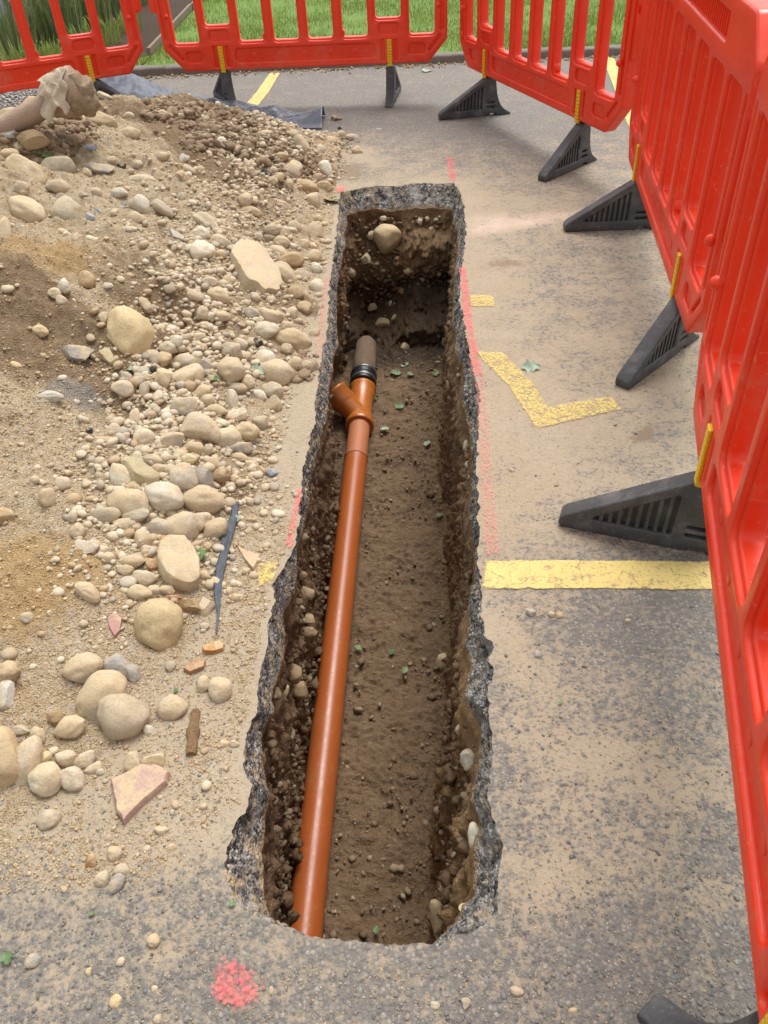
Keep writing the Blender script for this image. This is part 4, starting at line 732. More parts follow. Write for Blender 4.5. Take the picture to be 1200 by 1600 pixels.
LM = [(202, 520, 'flat yellow stained cobble'), (287, 594, 'wedge-shaped cobble'), (432, 582, 'heart-shaped cobble'), (313, 668, 'big oblong cobble'), (286, 748, 'domed pale cobble'), (217, 742, 'yellow wedge-shaped stone'),
 (202, 788, 'left cobble of three'), (318, 782, 'right cobble of three'), (280, 890, 'big flat sandy block'), (250, 978, 'egg-shaped cobble'), (155, 1087, 'potato-shaped cobble'), (222, 1245, 'pink tile shard'), (341, 1078, 'root stub'), (72, 1217, 'pale speckled cobble'),
 (395, 425, 'sandy concrete slab'), (478, 294, 'large brown cobble'), (473, 230, 'slate grey pointed stone'), (104, 335, 'smooth high slope cobble'), (39, 270, 'undercut cobble pair'), (160, 190, 'clod-like yellow stone'), (284, 273, 'coral orange fragment'), (79, 620, 'flat oval pale stone'), (71, 491, 'grey brown flake'), (160, 263, 'long slate grey flake'),
 (605, 368, 'big end wall stone'), (699, 533, 'tall far right cobble'), (691, 1034, 'grey right wall cobble'), (732, 1185, 'white right wall stone'), (740, 1309, 'buried near right cobble'), (478, 928, 'jutting left wall stone'), (452, 1150, 'yellow left wall cobble'), (458, 1053, 'brown left wall cobble'),
 (940, 900, 'long yellow line'), (518, 187, 'black asphalt lump'), (368, 1540, 'red paint spot'), (145, 1350, 'rusty brown lump'), (350, 930, 'black plastic strip')]
cells = {}
for o in stones:
    L = o['label']
    if L.startswith('@'):
        u, v = o['_uv']; best = min(LM, key=lambda m: (m[0]-u)**2+((m[1]-v)*1.15)**2); dx, dy = u-best[0], v-best[1]
        dr = ('right of' if dx > 0 else 'left of') if abs(dx) > abs(dy) else ('below' if dy > 0 else 'above')
        cells.setdefault((best[2], dr), []).append((math.hypot(dx, dy), o))
ORD = ['closest', 'second closest', 'third closest', 'fourth closest', 'fifth closest', 'sixth closest', 'seventh closest', 'eighth closest', 'ninth closest', 'tenth closest', 'eleventh closest', 'twelfth closest']
for (nm_, dr), l in cells.items():
    l.sort(key=lambda t: t[0])
    for i, (_, o) in enumerate(l):
        base = o['label'][1:]; rank = (ORD[min(i, 11)]+' one ') if len(l) > 1 else ''
        o['label'] = f'{base}, {rank}{dr} the {nm_}'
for o in stones:
    if '_uv' in o: del o['_uv']
    if '_grp' in o: o['group'] = o['_grp']; del o['_grp']
print('stones', len(stones), len(set(o['label'] for o in stones)))

# ------------------------------------------------------------------ red barriers
def barrier_meshes():
    out = rounded([(-.872, .242), (.872, .242), (1, .382), (1, 1.05), (.89, 1.155), (-.89, 1.155), (-1, 1.05), (-1, .382)], [.025, .025, .03, .04, .04, .04, .04, .03], 5)
    inner = rounded([(-.869, .246), (.869, .246), (.996, .384), (.996, 1.048), (.888, 1.151), (-.888, 1.151), (-.996, 1.048), (-.996, .384)], .03, 4)
    def slot(cx, z0, z1, g=0.0): return rect(cx, z0-g*1.3, z1+g, .176+2*g, .026+g, 5)
    SL = [(s_*c_, .416, .970) for c_ in (.12, .362) for s_ in (-1, 1)]+[(s_*.594, .520, .966) for s_ in (-1, 1)]+[(s_*.826, .416, .970) for s_ in (-1, 1)]
    fh = [slot(c, a, b, .010) for c, a, b in SL]
    pk = []
    for s_ in (-1, 1):
        pk += [rect(s_*.594, .428, .488, .13, .02), rect(s_*.790, .300, .362, .115, .022), rect(s_*.550, .262, .392, .020, .009), rect(s_*.640, .262, .392, .020, .009)]
        g = [(s_*.955, .44), (s_*.975, .44), (s_*.975, .98), (s_*.955, .98)]; pk.append(rounded(g if s_ > 0 else g[::-1], .008, 3))
        g = [(s_*.868, .322), (s_*.880, .312), (s_*.958, .400), (s_*.948, .412)]; pk.append(rounded(g if s_ > 0 else g[::-1], .005, 3))
    pk.append(rect(0, .288, .372, .99, .028)); pk.append(rect(0, 1.035, 1.105, 1.26, .018))
    mb = MB()
    plate(inner, [slot(*a) for a in SL], -.024, .024, .007, mb, 3)
    plate(out, fh+pk, -.036, 0, .009, mb, 3, -1); plate(out, [list(h) for h in fh+pk], 0, .036, .009, mb, 3, 1)
    # small moulded lugs, bosses and ribs in the long pocket
    for s_ in (-1, 1):
        plate([(s_*.262+.028*math.cos(a), .438+.028*math.sin(a)) for a in np.linspace(0, 2*math.pi, 15)[:-1]], [], -.020, .020, .005, mb, 2)
        for z0 in (.60,):
            h_ = rounded([(s_*.992, z0), (s_*1.048, z0+.01), (s_*1.048, z0+.30), (s_*.992, z0+.34)], [.004, .022, .022, .004], 5)
            plate(h_, [rect(s_*1.024, z0+.20, z0+.235, .022, .008)], -.022, .014, .006, mb, 2)
    for cx in (-.36, -.18, 0, .18, .36): plate([(cx+.018*math.cos(a), .33+.018*math.sin(a)) for a in np.linspace(0, 2*math.pi, 13)[:-1]], [], -.0265, .0265, .003, mb, 2)
    for k in range(41): mb.box((-.60+k*.03, 0, 1.07), (.007, .056, .062))
    body = mesh('barrier_panel', mb.v, mb.f, True, 32); body.materials.append(M['red'])
    kb = MB(); V, F = ico(2); kb.add(V*np.array([.019, .022, .019])+np.array([0, -.036, 0]), F.tolist()); knob = mesh('barrier_knob', kb.v, kb.f); knob.materials.append(M['red'])
    st = MB()
    for sy in (-1, 1):
        st.box((0, sy*.034, .3105), (.028, .010, .166))
        for k in range(9): plate(rounded([(-.0165, .230+k*.0185), (.0165, .230+k*.0185), (.0165, .2465+k*.0185), (-.0165, .2465+k*.0185)], .003, 2), [], sy*.041-.0045, sy*.041+.0045, .003, st, 2)
    strip = mesh('yellow_strip', st.v, st.f, True, 32); strip.materials.append(M['yellow'])
    ft = MB(); heel = [(-.036, .236), (-.042, .19), (-.050, .14), (-.062, .10), (-.078, .067), (-.10, .042), (-.126, .024), (-.150, .013), (-.152, 0)]
    outl = [(.344, 0), (.350, .012), (.349, .030), (.338, .044), (.034, .232), (.022, .238)]+heel+[(-.052, 0), (-.040, .016), (-.008, .016), (.004, 0)]
    outl = outl[::-1] if area(outl) < 0 else outl
    hole = rounded([(.052, .046), (.275, .046), (.052, .186)], [.006, .010, .006], 3); s1 = rect(-.008, .078, .090, .052, .005); s2 = rect(-.010, .050, .062, .056, .005)
    ins_ = [(x*.985, z+(.003 if z < .01 else -.003)) for x, z in outl]
    plate(ins_, [], -.010, .010, .002, ft, 1); plate(outl, [hole, s1, s2], -.029, 0, .006, ft, 3, -1); plate(outl, [list(hole), list(s1), list(s2)], 0, .029, .006, ft, 3, 1)
    for k in range(8):
        x = .070+k*.024; zt = .190-(x-.052)*.628
        if zt > .058: ft.box((x, 0, (.045+zt)/2), (.0105, .046, zt-.045))
    foot = mesh('barrier_foot', ft.v, ft.f, True, 32); foot.materials.append(M['rubber'])
    return body, knob, strip, foot
BODY, KNOB, STRIP, FOOTM = barrier_meshes()
POSE = [[-2.4698, 5.9655, -0.0085, 0.4661, -0.0012, -0.0005], [-0.4108, 6.2531, 0.0091, -0.0683, -0.0102, 0.0031], [0.9946, 5.2274, 0.0078, -1.2506, -0.0017, 0.03], [1.1645, 3.1434, -0.0157, -1.7243, 0.0065, 0.0309], [0.6374, 0.8534, 0.0545, -1.8302, 0.0038, 0.0334]]
LBL = ['red plastic barrier at the far left, partly behind the old clay pipe', 'red plastic barrier straight across the far end in front of the lawn', 'red plastic barrier angled at the far right corner, lawn showing through its slots',
       'red plastic barrier seen edge-on at upper right, second nearest to the viewer', 'red plastic barrier nearest the viewer, running down the right edge of the picture']
FANG = [(-60, -10), (114, 80), (-170.6, -137.1), (179, -136.6), (159, -54)]     # where each long toe points
for (bx, by, bz, a, sl, le), lb, fa in zip(POSE, LBL, FANG):
    q_ = .034 if bx != .6374 else .018; bx -= math.sin(a)*q_; by += math.cos(a)*q_
    r = empty('barrier', (bx, by, 0), (0, 0, a)); tag(r, lb, 'barrier', 'red plastic barriers round the trench')
    def kid(nm, me, loc, rot=(0, 0, 0)):
        o = bpy.data.objects.new(nm, me); COL.objects.link(o); o.parent = r; o.location = loc; o.rotation_euler = rot; return o
    T = Matrix.Translation((0, 0, bz)) @ Matrix.Rotation(sl, 4, 'Y') @ Matrix.Rotation(le, 4, 'X')
    p_ = kid('panel', BODY, (0, 0, 0)); p_.matrix_local = T
    for s_, f_ in ((-1, fa[0]), (1, fa[1])):
        o = kid('knob', KNOB, (0, 0, 0)); o.matrix_local = T @ Matrix.Translation((s_*.94, 0, .585))
        o = kid('yellow_strip', STRIP, (0, 0, 0)); o.matrix_local = T @ Matrix.Translation((s_*.597, 0, 0))
        base = T @ Vector((s_*.597, 0, 0))
        if bz > .05 and s_ > 0: base = Matrix.Rotation(-a, 4, 'Z') @ (Vector((.494, .296, 0))-r.location)
        if bz > .05 and s_ < 0: base = Matrix.Rotation(-a, 4, 'Z') @ (Vector((.828, 1.512, 0))-r.location)
        o = kid('foot', FOOTM, (base.x+.0, base.y, 0), (0, 0, math.radians(f_)-a)); o.scale = (1, 1, 1)

# ------------------------------------------------------------------ drain pipe in the trench
def pt(u, v, z): return Vector(gp(u, v, z))
PA, PB = pt(476, 1452, -.925), pt(562, 664, -.765); ctr = [PA.lerp(PB, t) for t in (0, .15, .3, .45, .6, .8, .9, 1)]
start = ctr[0]+(ctr[0]-ctr[2]).normalized()*.22
dirn = (ctr[-1]-ctr[-3]).normalized()
root = empty('drain_pipe', (start.x, start.y, start.z-.055)); tag(root, 'new orange plastic drain pipe with Y junction lying along the trench bottom', 'pipe')
def under(o): o.parent = root; o.location = -root.location; return o
R0 = .0545
J0 = ctr[-1]; joint = J0-dirn*.26
line = [start]+ctr[:-2]+[joint]
mb = MB(); P = []; 
for i in range(len(line)-1):
    for t in np.linspace(0, 1, 6)[:-1]: P.append(line[i].lerp(line[i+1], t))
P.append(line[-1]); mb.tube(P, R0, 48); under(mb.build('pipe', M['pipe']))
mb = MB(); mb.tube([joint-dirn*.004, joint-dirn*.002, joint+dirn*.002, joint+dirn*.20, J0+dirn*.02], [R0+.001, R0+.003, R0-.001, R0-.001, R0-.001], 48); under(mb.build('pipe_spigot', M['dusty_pipe']))
up = (pt(568, 592, -.735)-J0).normalized()
def prof(o, d, seq, n=48): m_ = MB(); m_.tube([o+d*a for a, b in seq], [b for a, b in seq], n, True); return m_
# junction body: collar, run, upper collar
mb = prof(J0, up, [(-.012, R0), (-.012, .070), (-.006, .0735), (.006, .0735), (.010, .068), (.024, .0665), (.050, .0665), (.056, .060), (.075, .0580), (.20, .0580), (.215, .062), (.228, .0668), (.285, .0668), (.290, .0715), (.302, .0715), (.308, .066), (.310, R0)])
jn = under(mb.build('junction', M['fitting'], None, 50))
side = up.cross(Vector((0, 0, 1))).normalized(); bd = (up*.60-side*.80+Vector((0, 0, .16))).normalized(); b0 = J0+up*.055; tgt = pt(523, 613, -.665); bd = (tgt-b0).normalized(); BL = (tgt-b0).length-.215; print('branch', (tgt-b0).length)
mb = prof(b0, bd, [(-.0, .0575), (.12+BL, .0575), (.135+BL, .062), (.146+BL, .0668), (.200+BL, .0668), (.205+BL, .0715), (.216+BL, .0715), (.222+BL, .066), (.222+BL, .050), (.14+BL, .050)]); br = mb.build('branch', M['fitting'], None, 50); br.parent = jn
mb = MB(); mb.tube([J0+up*.0, J0+up*.30, J0+up*.36], R0, 40); under(mb.build('short_pipe', M['pipe']))
cpl = J0+up*.345
mb = prof(cpl, up, [(-.012, R0), (-.012, .068), (-.004, .072), (.004, .072), (.008, .069), (.022, .069), (.027, .072), (.034, .072), (.038, .069), (.056, .069), (.060, .073), (.068, .073), (.073, .069), (.095, .069), (.10, .062)]); cp = under(mb.build('rubber_coupling', M['coupling'], None, 50))
for k in (.015, .082):
    mb = prof(cpl, up, [(k-.005, .0690), (k-.005, .0712), (k+.005, .0712), (k+.005, .0690)]); b_ = mb.build('clamp_band', M['steel'], None, 50); b_.parent = cp; 
mb = prof(cpl, up, [(.08, .058), (.13, .060), (.20, .064), (.30, .060), (.37, .058), (.40, .045)]); o = mb.build('buried_pipe', M['dirtclay']); tag(o, 'old clay pipe end coming out of the soil into the black coupling', 'pipe')

# ------------------------------------------------------------------ old clay pipe with a rag on the heap
def atY(u, v, Y): d = ray(u, v); k = Y/d[1]; return Vector((d[0]*k, Y, CH+d[2]*k))
A_ = atY(-60, 236, 3.90); B_ = atY(102, 148, 3.98); ax = (B_-A_).normalized()
r = empty('old_clay_pipe', B_); tag(r, 'dirty old brown clay pipe with thick collar lying on the heap top', 'pipe')
mb = MB(); P = [A_.lerp(B_, t)-B_ for t in np.linspace(-.15, 1, 16)]; mb.tube(P, [.050*(1+.03*math.sin(i*1.9)) for i in range(16)], 36); mb.build('pipe_barrel', M['clay'], r)
mb = prof(Vector((0, 0, 0)), ax, [(-.09, .061), (-.07, .070), (-.045, .086), (-.02, .095), (.07, .097), (.085, .092), (.088, .072), (.06, .064), (.0, .062)], 36)
V = np.array(mb.v); V += fbm(V, 18, 3, 3)[:, None]*.006; mb.v = [tuple(v) for v in V]; mb.build('collar', M['clay'], r)
V, F = ico(4); V = V*np.array([.075, .070, .088])*(1+fbm(V, 2.2, 5, 33, .65)[:, None]*.55); o = link('soil_plug', mesh('soil_plug', V, F), M['clod']); o.data.materials[0] = M['dirtclay']; o.parent = r; o.location = ax*.085+Vector((.0, -.03, -.03))
o.data.materials[0] = m_simple('plug_soil', (.40, .30, .19), .95, .45, 30, .8, .01)
# rag draped over the collar
gx, gy = 46, 40; V = []; 
zax = Vector((0, 0, 1)); perp = ax.cross(zax).normalized()
for i in range(gx):
    for j in range(gy):
        s_ = (i/(gx-1)-.5)*.12-.035; th = -.5+(j/(gy-1))*2.3+.15*math.sin(i*.2); lo = 1+.035*math.sin(i*.42+j*.12)+.015*math.sin(j*.5+i*.2)
        rad = .102*lo+(.035 if j > 30 else 0)*(j-30)/10
        q = ax*(s_+.012*math.sin(j*.5))+(zax*math.cos(th)+perp*-math.sin(th)*-1)*rad
        V.append(q+B_)
V = np.array([tuple(v) for v in V]); V += fbm(V, 14, 4, 8)[:, None]*.016; cR = V.mean(0)
F = [(i*gy+j, (i+1)*gy+j, (i+1)*gy+j+1, i*gy+j+1) for i in range(gx-1) for j in range(gy-1)]
o = link('rag', mesh('rag', V-cR, F), M['rag']); o.location = Vector(cR); tag(o, 'crumpled sandy beige rag draped over the collar of the old clay pipe', 'rag')
so = o.modifiers.new('thick', 'SOLIDIFY'); so.thickness = .003

# ------------------------------------------------------------------ black plastic film behind the heap and the strip under it
def film(name, topl, botl, nx, nyy, zf, label, mat):
    a = resample(G(topl), nx); b = resample(G(botl), nx); V = []
    for i in range(nx):
        for j in range(nyy):
            t = j/(nyy-1); p = a[i]*(1-t)+b[i]*t; V.append((p[0], p[1], 0))
    V = np.array(V); ii = np.repeat(np.arange(nx)/(nx-1), nyy); jj = np.tile(np.arange(nyy)/(nyy-1), nx); V[:, 2] = zf(V, ii, jj)
    c = V.mean(0); c[2] = 0; F = [(i*nyy+j, (i+1)*nyy+j, (i+1)*nyy+j+1, i*nyy+j+1) for i in range(nx-1) for j in range(nyy-1)]
    o = link(name, mesh(name, V-c, F), mat); o.location = Vector(c); m_ = o.modifiers.new('thick', 'SOLIDIFY'); m_.thickness = .0015; tag(o, label, 'plastic film'); return o
film('plastic_film', [(150, 118), (200, 124), (250, 136), (300, 148), (350, 158), (400, 166), (450, 176), (512, 182)], [(150, 190), (200, 196), (250, 200), (300, 198), (350, 198), (400, 199), (450, 201), (506, 203)], 150, 26,
     lambda V, i, j: .006+np.abs(fbm(V*np.array([1, 2.4, 1]), 3.2, 3, 91))*.10*np.sin(np.pi*np.clip(j*1.1, 0, 1))+.10*np.exp(-((i-.20)/.13)**2)*np.sin(np.pi*np.clip(j*1.6, 0, 1))+.045*smooth(.90, 1, i)*np.sin(np.pi*j), 'black plastic film spread on the tarmac behind the heap', M['film'])
film('plastic_strip', [(366, 790), (362, 812), (349, 842), (345, 870), (336, 905), (335, 930), (340, 960), (338, 1000)], [(375, 790), (373, 812), (367, 836), (358, 870), (350, 905), (346, 935), (344, 965), (340, 1002)], 60, 6,
     lambda V, i, j: np.maximum(heap_z(V[:, 0], V[:, 1]), 0)+.012+fbm(V, 12, 2, 5)*.003, 'narrow strip of dark plastic lying on the sand beside the trench', m_simple('dark_plastic', (.055, .065, .085), .45, .6, 25, .6, .004))

# ------------------------------------------------------------------ painted marks
def stroke(name, l, r_, mat, z=.0035, nx=40, nyy=9, jag=.004, soft=1.0):
    a = resample(G(l), nx-1); a = np.vstack([a, G(l)[-1]]); b = resample(G(r_), nx-1); b = np.vstack([b, G(r_)[-1]]); V = []; E = []
    for i in range(nx):
        for j in range(nyy):
            t = j/(nyy-1); p = a[i]*(1-t)+b[i]*t; V.append((p[0], p[1], z)); E.append(min(1, min(t, 1-t)*4/soft, min(i, nx-1-i)/(nx-1)*nx*.5))
    V = np.array(V); V[:, :2] += np.stack([fbm(V, 30, 3, 1), fbm(V, 30, 3, 2)], 1)*jag
    F = [(i*nyy+j, (i+1)*nyy+j, (i+1)*nyy+j+1, i*nyy+j+1) for i in range(nx-1) for j in range(nyy-1)]
    me = mesh(name, V, F, False); attr(me, 'edge', E); o = link(name, me, mat); tag(o, kind='structure'); return o
stroke('road_marking', [(757, 877), (900, 876), (1118, 878), (1400, 884)], [(752, 921), (900, 921), (1120, 923), (1400, 932)], M['ypaint'], nx=90, soft=.5)
stroke('road_marking', [(404, 880), (420, 878), (438, 877)], [(402, 920), (412, 918), (426, 914)], M['yspray'], z=.0068, nx=16, soft=2.2)
stroke('road_marking', [(740, 550), (795, 606), (838, 672)], [(786, 551), (832, 598), (862, 645)], M['yspray'], soft=.8)
stroke('road_marking', [(852, 638), (905, 627), (955, 620)], [(838, 672), (905, 656), (972, 641)], M['yspray'], z=.0045, soft=.8)
stroke('road_marking', [(733, 461), (752, 461), (771, 462)], [(733, 480), (752, 480), (774, 480)], M['yspray'], nx=12, soft=.7)
stroke('road_marking', [(376, 172), (400, 145), (422, 114)], [(398, 172), (420, 145), (438, 114)], M['ypaint'], soft=.5)
stroke('road_marking', [(940, 90), (960, 140), (984, 205)], [(958, 88), (982, 140), (1008, 205)], M['ypaint'], soft=.5)
stroke('spray_mark', [(716, 418), (721, 470), (727, 515), (733, 552), (738, 590)], [(728, 418), (736, 470), (740, 515), (748, 552), (756, 590)], M['pink'], z=.0060, nx=50, soft=1.4)
stroke('spray_mark', [(740, 590), (746, 660), (748, 740), (752, 800), (756, 872)], [(757, 590), (764, 660), (770, 740), (776, 800), (784, 872)], M['pinkf'], z=.0056, nx=60, soft=1.6)
stroke('spray_mark', [(696, 246), (699, 265), (702, 284)], [(708, 246), (711, 265), (714, 284)], M['pink'], z=.0040, nx=12, soft=1.2)
stroke('spray_mark', [(524, 293), (525, 303)], [(540, 291), (538, 301)], M['pink'], z=.006, nx=8)
stroke('spray_mark', [(508, 430), (502, 470), (498, 515), (492, 560)], [(516, 430), (511, 470), (509, 515), (503, 560)], M['pinkf'], z=.0065, nx=30, soft=1.0)
stroke('spray_mark', [(463, 765), (456, 810), (446, 858)], [(473, 765), (467, 810), (456, 862)], M['pink'], z=.0060, nx=24, soft=1.0)
def disc(u, v, ru, rv):
    c = gp(u, v); n = 26; V = [(c[0], c[1], .006)]; E = [1]; F = []
    for k in range(1, 7):
        for i in range(n):
            a = 2*math.pi*i/n; p = gp(u+ru*k/6*math.cos(a)*(1+.15*math.sin(3*a+1)), v+rv*k/6*math.sin(a)*(1+.1*math.sin(2*a))); V.append((p[0], p[1], .006)); E.append(max(0, 1.0-(k/6)**1.3)*.95)
    F = [(0, 1+i, 1+(i+1) % n) for i in range(n)]+[(1+(k-1)*n+i, 1+k*n+i, 1+k*n+(i+1) % n, 1+(k-1)*n+(i+1) % n) for k in range(1, 6) for i in range(n)]
    me = mesh('spray_spot', V, F, False); attr(me, 'edge', E); tag(link('spray_mark', me, M['pink']), kind='structure')
disc(367, 1540, 42, 44)

# ------------------------------------------------------------------ leaves
def leaf_mesh(k):
    r = random.Random(k); L = 14; pts = []
    for i in range(L+1):
        t = i/L; w_ = math.sin(math.pi*t**.8)*.34*(1+.32*math.sin(t*22+k)*(k % 2)); pts.append((t-.5, w_))
    V = []; F = []
    for i, (x, w_) in enumerate(pts):
        for j in (-2, -1, 0, 1, 2):
            y = w_*j/2; V.append((x, y, .10*abs(y)*2+.16*(x*x)*(1 if k % 3 else -1)+.03*math.sin(9*x+j+k)))
    for i in range(L):
        for j in range(4): F.append((i*5+j, (i+1)*5+j, (i+1)*5+j+1, i*5+j+1))
    return mesh('leaf_shape', V, F)
LS = [leaf_mesh(k) for k in range(6)]
def leaf(u, v, wpx, ang, mt, label, tr=False):
    p = trench_hit(u, v) if tr else heap_hit(u, v); D = depth_at(p); L = wpx*1.15*D/FPX; d = ray(u, v); d /= np.linalg.norm(d)
    me = LS[random.randrange(6)].copy(); me.materials.append(M[mt]); o = bpy.data.objects.new('leaf', me); COL.objects.link(o)
    q = p-d*(.030 if tr else .010+.12*L); o.location = Vector(q); o.rotation_euler = (random.uniform(-.3, .5), random.uniform(-.3, .3), math.radians(ang)); o.scale = (L, L, L); tag(o, label, 'leaf')
T_ = 'in the trench soil'
for a in [(602, 670, 15, 30, 'pleaf', 'pale green leaf on the soil right of the pipe collar', True), (668, 692, 13, 60, 'pleaf', 'pale green leaf on the trench floor, right of the one by the pipe collar', True), (624, 634, 15, 20, 'leaf', 'light green leaf right of the junction on the trench floor', True), (585, 622, 12, -50, 'leaf', 'green leaf tucked against the right side of the junction', True), (620, 582, 14, 0, 'leaf', 'yellow green crumpled leaf right of the black coupling', True), (642, 584, 11, 10, 'leaf', 'small leaf second to the right of the black coupling', True), (682, 583, 13, 60, 'leaf', 'leaf farthest right of the black coupling on the trench floor', True), (633, 570, 12, 30, 'pleaf', 'grey green leaf scrap just above the leaves right of the coupling', True), (687, 805, 13, 40, 'leaf', 'bright green leaf beside the right trench wall halfway down', True), (560, 1012, 13, -30, 'leaf', 'dark green leaf close to the right side of the pipe', True), (613, 1018, 12, 50, 'leaf', 'green leaf in the middle of the trench floor', True), (633, 1046, 13, 70, 'leaf', 'yellow green leaf below the one in mid trench floor', True), (588, 1452, 12, 80, 'leaf', 'green leaf at the near end of the trench floor', True),
          (830, 573, 26, -8, 'pleaf', 'grey green leaf flat on the tarmac above the yellow corner mark', False), (346, 664, 20, 10, 'leaf', 'bright green leaf on the big oblong cobble', False), (312, 866, 28, 5, 'leaf', 'green leaf on the big flat sandy block', False), (366, 812, 22, 20, 'pleaf', 'pale torn leaf at the top of the plastic strip', False), (334, 592, 20, -10, 'leaf', 'green leaf right of the wedge-shaped cobble', False), (402, 580, 26, -25, 'pleaf', 'pale green leaf left of the heart-shaped cobble', False), (518, 314, 30, -35, 'leaf', 'glossy green leaf at the far left trench corner', False), (410, 352, 22, 70, 'leaf', 'bright green curled leaf on the far stone belt', False), (208, 573, 22, -35, 'pleaf', 'pale green leaf under the flat yellow stained cobble', False), (213, 549, 13, 15, 'leaf', 'small bright green leaf at the lower edge of the stained cobble', False), (876, 1097, 9, 40, 'leaf', 'tiny yellow green leaf on the tarmac right of the trench', False), (10, 1497, 20, -60, 'leaf', 'yellow green leaf at the near left edge of the picture', False), (143, 1428, 9, 20, 'leaf', 'tiny green leaf on the near left sandy tarmac', False), (363, 1410, 11, 75, 'leaf', 'small pale green leaf on the broken near left edge', False), (667, 111, 16, 5, 'pleaf', 'pale leaf on the far tarmac by the kerb', False), (78, 243, 20, 15, 'leaf', 'yellow green leaf on the muddy upper ridge', False), (57, 239, 14, -15, 'leaf', 'dark green leaf left of the yellow green one on the ridge', False), (460, 188, 22, 70, 'dryleaf', 'curled brown leaf on the film end behind the heap', False), (428, 196, 16, 10, 'dryleaf', 'orange brown leaf scrap left of the curled brown leaf', False), (500, 226, 18, 30, 'dryleaf', 'dry leaf among the far fan of stones', False), (275, 1078, 10, 60, 'leaf', 'tiny green sprig on the near sand right of the smooth grey cobble', False)]:
    leaf(*a)

# ------------------------------------------------------------------ kerb, lawn, bed and what stands behind
def sheet(name, poly, z, mat, kind='structure'):
    tri = geometry.tessellate_polygon([[Vector((*p, 0)) for p in poly]]); V = [(*p, z) for p in poly]; F = []
    for t in tri:
        n_ = (Vector(V[t[1]])-Vector(V[t[0]])).cross(Vector(V[t[2]])-Vector(V[t[0]])); F.append(t if n_[2] > 0 else t[::-1])
    o = link(name, mesh(name, V, F, False), mat); tag(o, kind=kind); return o
sheet('ground', [(-60, -40), (60, -40), (60, -3.5), (6, -3.5), (6, 7.45), (60, 7.45), (60, 80), (-60, 80)], -.012, M['bark']) if False else None
sheet('outer_tarmac', [(-60, -60), (60, -60), (60, 7.45), (6, 7.45), (6, -3.5), (-5, -3.5), (-5, 7.45), (-60, 7.45)], 0, M['tarmac'])
def bumpy(name, x0, x1, y0, y1, z, amp, mat, n=60):
    xs = np.linspace(x0, x1, n); ys = np.linspace(y0, y1, n); X, Y = np.meshgrid(xs, ys); V = np.stack([X.ravel(), Y.ravel(), np.full(n*n, z)], 1); V[:, 2] += fbm(V, 2.5, 4, 7)*amp
    i = (np.arange(n-1)[:, None]*n+np.arange(n-1)[None, :]).ravel(); o = link(name, mesh(name, V, np.stack([i, i+1, i+n+1, i+n], 1)), mat); tag(o, kind='structure')
bumpy('lawn_ground', -1.90, 9, 7.56, 14, .045, .012, M['lawn'], 90); bumpy('bark_path', -3.05, -1.95, 7.95, 14, .035, .03, M['bark']); bumpy('planting_bed', -12, -3.0, 7.5, 16, .03, .05, M['bark'])
sheet('far_lawn', [(-60, 7.5), (60, 7.5), (60, 120), (-60, 120)], .012, M['lawn']); bumpy('lawn_corner', -2.9, -1.92, 7.56, 8.0, .042, .01, M['lawn'], 30)
k = 0; x = -2.6
for k in range(8):
    L = .914; mb = MB(); o_ = rounded([(0, 0), (L-.006, 0), (L-.006, .125), (0, .125)], .008, 2)
    n = 24; V = []; prof_ = [(0, -.10), (0, .045), (.006, .056), (.02, .062), (.105, .062), (.118, .055), (.125, .04), (.125, -.10)]
    for i in range(n+1):
        for yy, zz in prof_: V.append((i/n*(L-.006), yy, zz))
    m = len(prof_); F = [(i*m+j, i*m+j+1, (i+1)*m+j+1, (i+1)*m+j) for i in range(n) for j in range(m-1)]+[tuple(range(m)), tuple(range(n*m+m-1, n*m-1, -1))]
    V = np.array(V); V += fbm(V+k*3, 14, 4, 3)[:, None]*.008; me = mesh('kerb', V, [f[::-1] for f in F], True, 50); o = link('kerb_stone', me, M['kerb']); o.location = (x+k*L, 7.43, 0)
    tag(o, ['leftmost weathered grey kerb stone, behind the gap between the two far barriers', 'weathered kerb stone behind the left foot of the far straight barrier', 'weathered kerb stone behind the middle of the far straight barrier', 'weathered kerb stone behind the right foot of the far straight barrier', 'weathered kerb stone showing between the straight barrier and the angled one', 'weathered kerb stone seen through the slots of the angled barrier', 'weathered kerb stone at the right end of the angled barrier', 'weathered kerb stone hidden behind the edge-on barrier'][k], 'kerb stone', 'kerb stones along the lawn')
for k, (xa, ya, xb, yb) in enumerate([(-1.93, 8.02, -1.93, 10.4), (-1.92, 10.41, -1.86, 13.9)]):
    mb = MB(); v = Vector((xb-xa, yb-ya, 0)); mb.box((0, 0, 0), (v.length, .028, .15)); o = mb.build('edging_board', M['timber']); o.location = ((xa+xb)/2, (ya+yb)/2, .03); o.rotation_euler = (0, 0, math.atan2(v.y, v.x))
    V = np.array([q.co[:] for q in o.data.vertices]); tag(o, ['nearer weathered timber edging board between lawn and bark path', 'farther weathered timber edging board between lawn and bark path'][k], 'edging board', 'edging boards of the lawn')
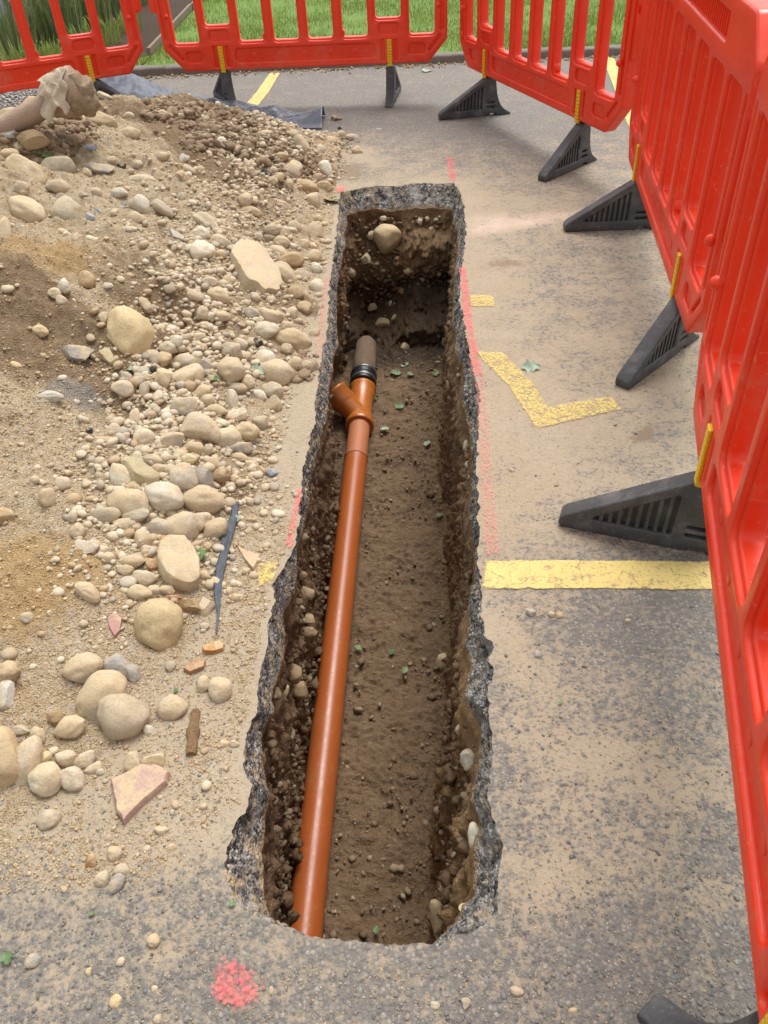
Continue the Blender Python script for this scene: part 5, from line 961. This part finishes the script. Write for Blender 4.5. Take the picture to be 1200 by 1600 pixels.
def blades(name, xy, hgt, wid, mat, z0, kind='stuff', lean=.5):
    n = len(xy); a = RNG.uniform(0, 2*math.pi, n); h = RNG.uniform(*hgt, n); w_ = RNG.uniform(*wid, n); la = RNG.uniform(0, 2*math.pi, n); ln = RNG.uniform(0.05, lean, n)*h
    b = np.c_[xy, np.full(n, z0)]; dx = np.c_[np.cos(a)*w_, np.sin(a)*w_, np.zeros(n)]; t1 = b+np.c_[np.cos(la)*ln*.4, np.sin(la)*ln*.4, h*.6]; t2 = b+np.c_[np.cos(la)*ln, np.sin(la)*ln, h]
    V = np.stack([b-dx, b+dx, t1+dx*.7, t1-dx*.7, t2], 1).reshape(-1, 3); i = np.arange(n)*5
    F = np.vstack([np.stack([i, i+1, i+2], 1), np.stack([i, i+2, i+3], 1), np.stack([i+3, i+2, i+4], 1)]); o = link(name, mesh(name, V, F), mat); tag(o, kind=kind); return o
n = 110000; y = 7.57+(RNG.uniform(0, 1, n)**1.25)*5.2; x = RNG.uniform(-2.1, .6+y*.42, n); k = (x > -1.9) | (y < 8.0); x, y = x[k], y[k]; dn = fbm(P3(x, y), 1.7, 3, 55); k = RNG.uniform(0, 1, len(x)) < .62+dn
blades('lawn_grass', np.c_[x[k], y[k]], (.018, .045), (.0015, .0035), M['blades'], .045)
def clump(x, y, n, h0, h1, sp, wd, label, mat='plant', nm='strap_leaf_plant'):
    V = []; F = []; r = random
    for _ in range(n):
        a = r.uniform(0, 2*math.pi); rr = sp*math.sqrt(r.random()); bx, by = rr*math.cos(a), rr*math.sin(a); h = r.uniform(h0, h1); le = r.uniform(.05, .45)*h; la = a+r.uniform(-.6, .6); ww = wd*r.uniform(.6, 1.2); fa = r.uniform(0, math.pi); b0 = len(V)
        for s_ in range(7):
            t = s_/6; w_ = ww*(1-t**2.2)+.0006; cx = bx+math.cos(la)*le*t**1.8; cy = by+math.sin(la)*le*t**1.8; z = h*(t-.18*t*t*t*(le/h)*3)
            V += [(cx-math.cos(fa)*w_, cy-math.sin(fa)*w_, z), (cx+math.cos(fa)*w_, cy+math.sin(fa)*w_, z)]
        F += [(b0+2*s_, b0+2*s_+1, b0+2*s_+3, b0+2*s_+2) for s_ in range(6)]
    o = link(nm, mesh(nm, V, F), M[mat]); o.location = (x, y, .03); tag(o, label, 'plant', 'plants in the bed at the far left')
CL = [((20, 95), 60, .35, .62, 'tall dark strap-leaved plant at the left picture edge in front of the pale wall'), ((95, 70), 70, .4, .7, 'tall bushy strap-leaved plant behind the second slot of the far left barrier'), ((140, 45), 60, .35, .65, 'strap-leaved plant nearest the right side of the pale wall'), ((175, 30), 50, .3, .5, 'strap-leaved plant beside the bark path behind the barrier end'), ((60, 40), 50, .5, .8, 'tallest strap-leaved plant against the pale wall'), ((205, 12), 40, .3, .5, 'farthest strap-leaved plant at the bark path edge'), ((40, 118), 40, .15, .3, 'low leafy plant close to the grey gravel'), ((150, 78), 50, .12, .25, 'low yellow green plant in front of the strap leaves'), ((185, 55), 45, .10, .22, 'low light green plant at the bark path'), ((75, 108), 45, .12, .25, 'low green plant behind the far left barrier bottom rail'), ((120, 100), 40, .10, .2, 'low grassy tuft right of the low green plant')]
for (u, v), n_, a, b, l in CL:
    p = gp(u, v); tall = a > .25; clump(p[0], p[1], n_*3, a, b, .26, .008 if tall else .006, l, 'plant' if tall else 'blades')
n = 9000; x = RNG.uniform(-6, -2.75, n); y = RNG.uniform(7.8, 12, n); k = fbm(P3(x, y), 1.5, 3, 66) > -.05; blades('ground_cover', np.c_[x[k], y[k]], (.03, .12), (.003, .008), M['blades'], .04, lean=.9)
mb = MB(); mb.box((0, 0, 1.3), (7, .25, 2.6)); mb.box((0, -.14, .12), (7, .04, .24)); r_ = empty('garden_wall', (-7.25, 10.2, 0)); o = mb.build('wall_face', M['wall'], r_); tag(r_, 'pale rendered wall behind the plants at the top left', 'wall')
m2 = MB(); m2.box((0, 0, 2.63), (7.1, .33, .07)); m2.build('coping', M['kerb'], r_)
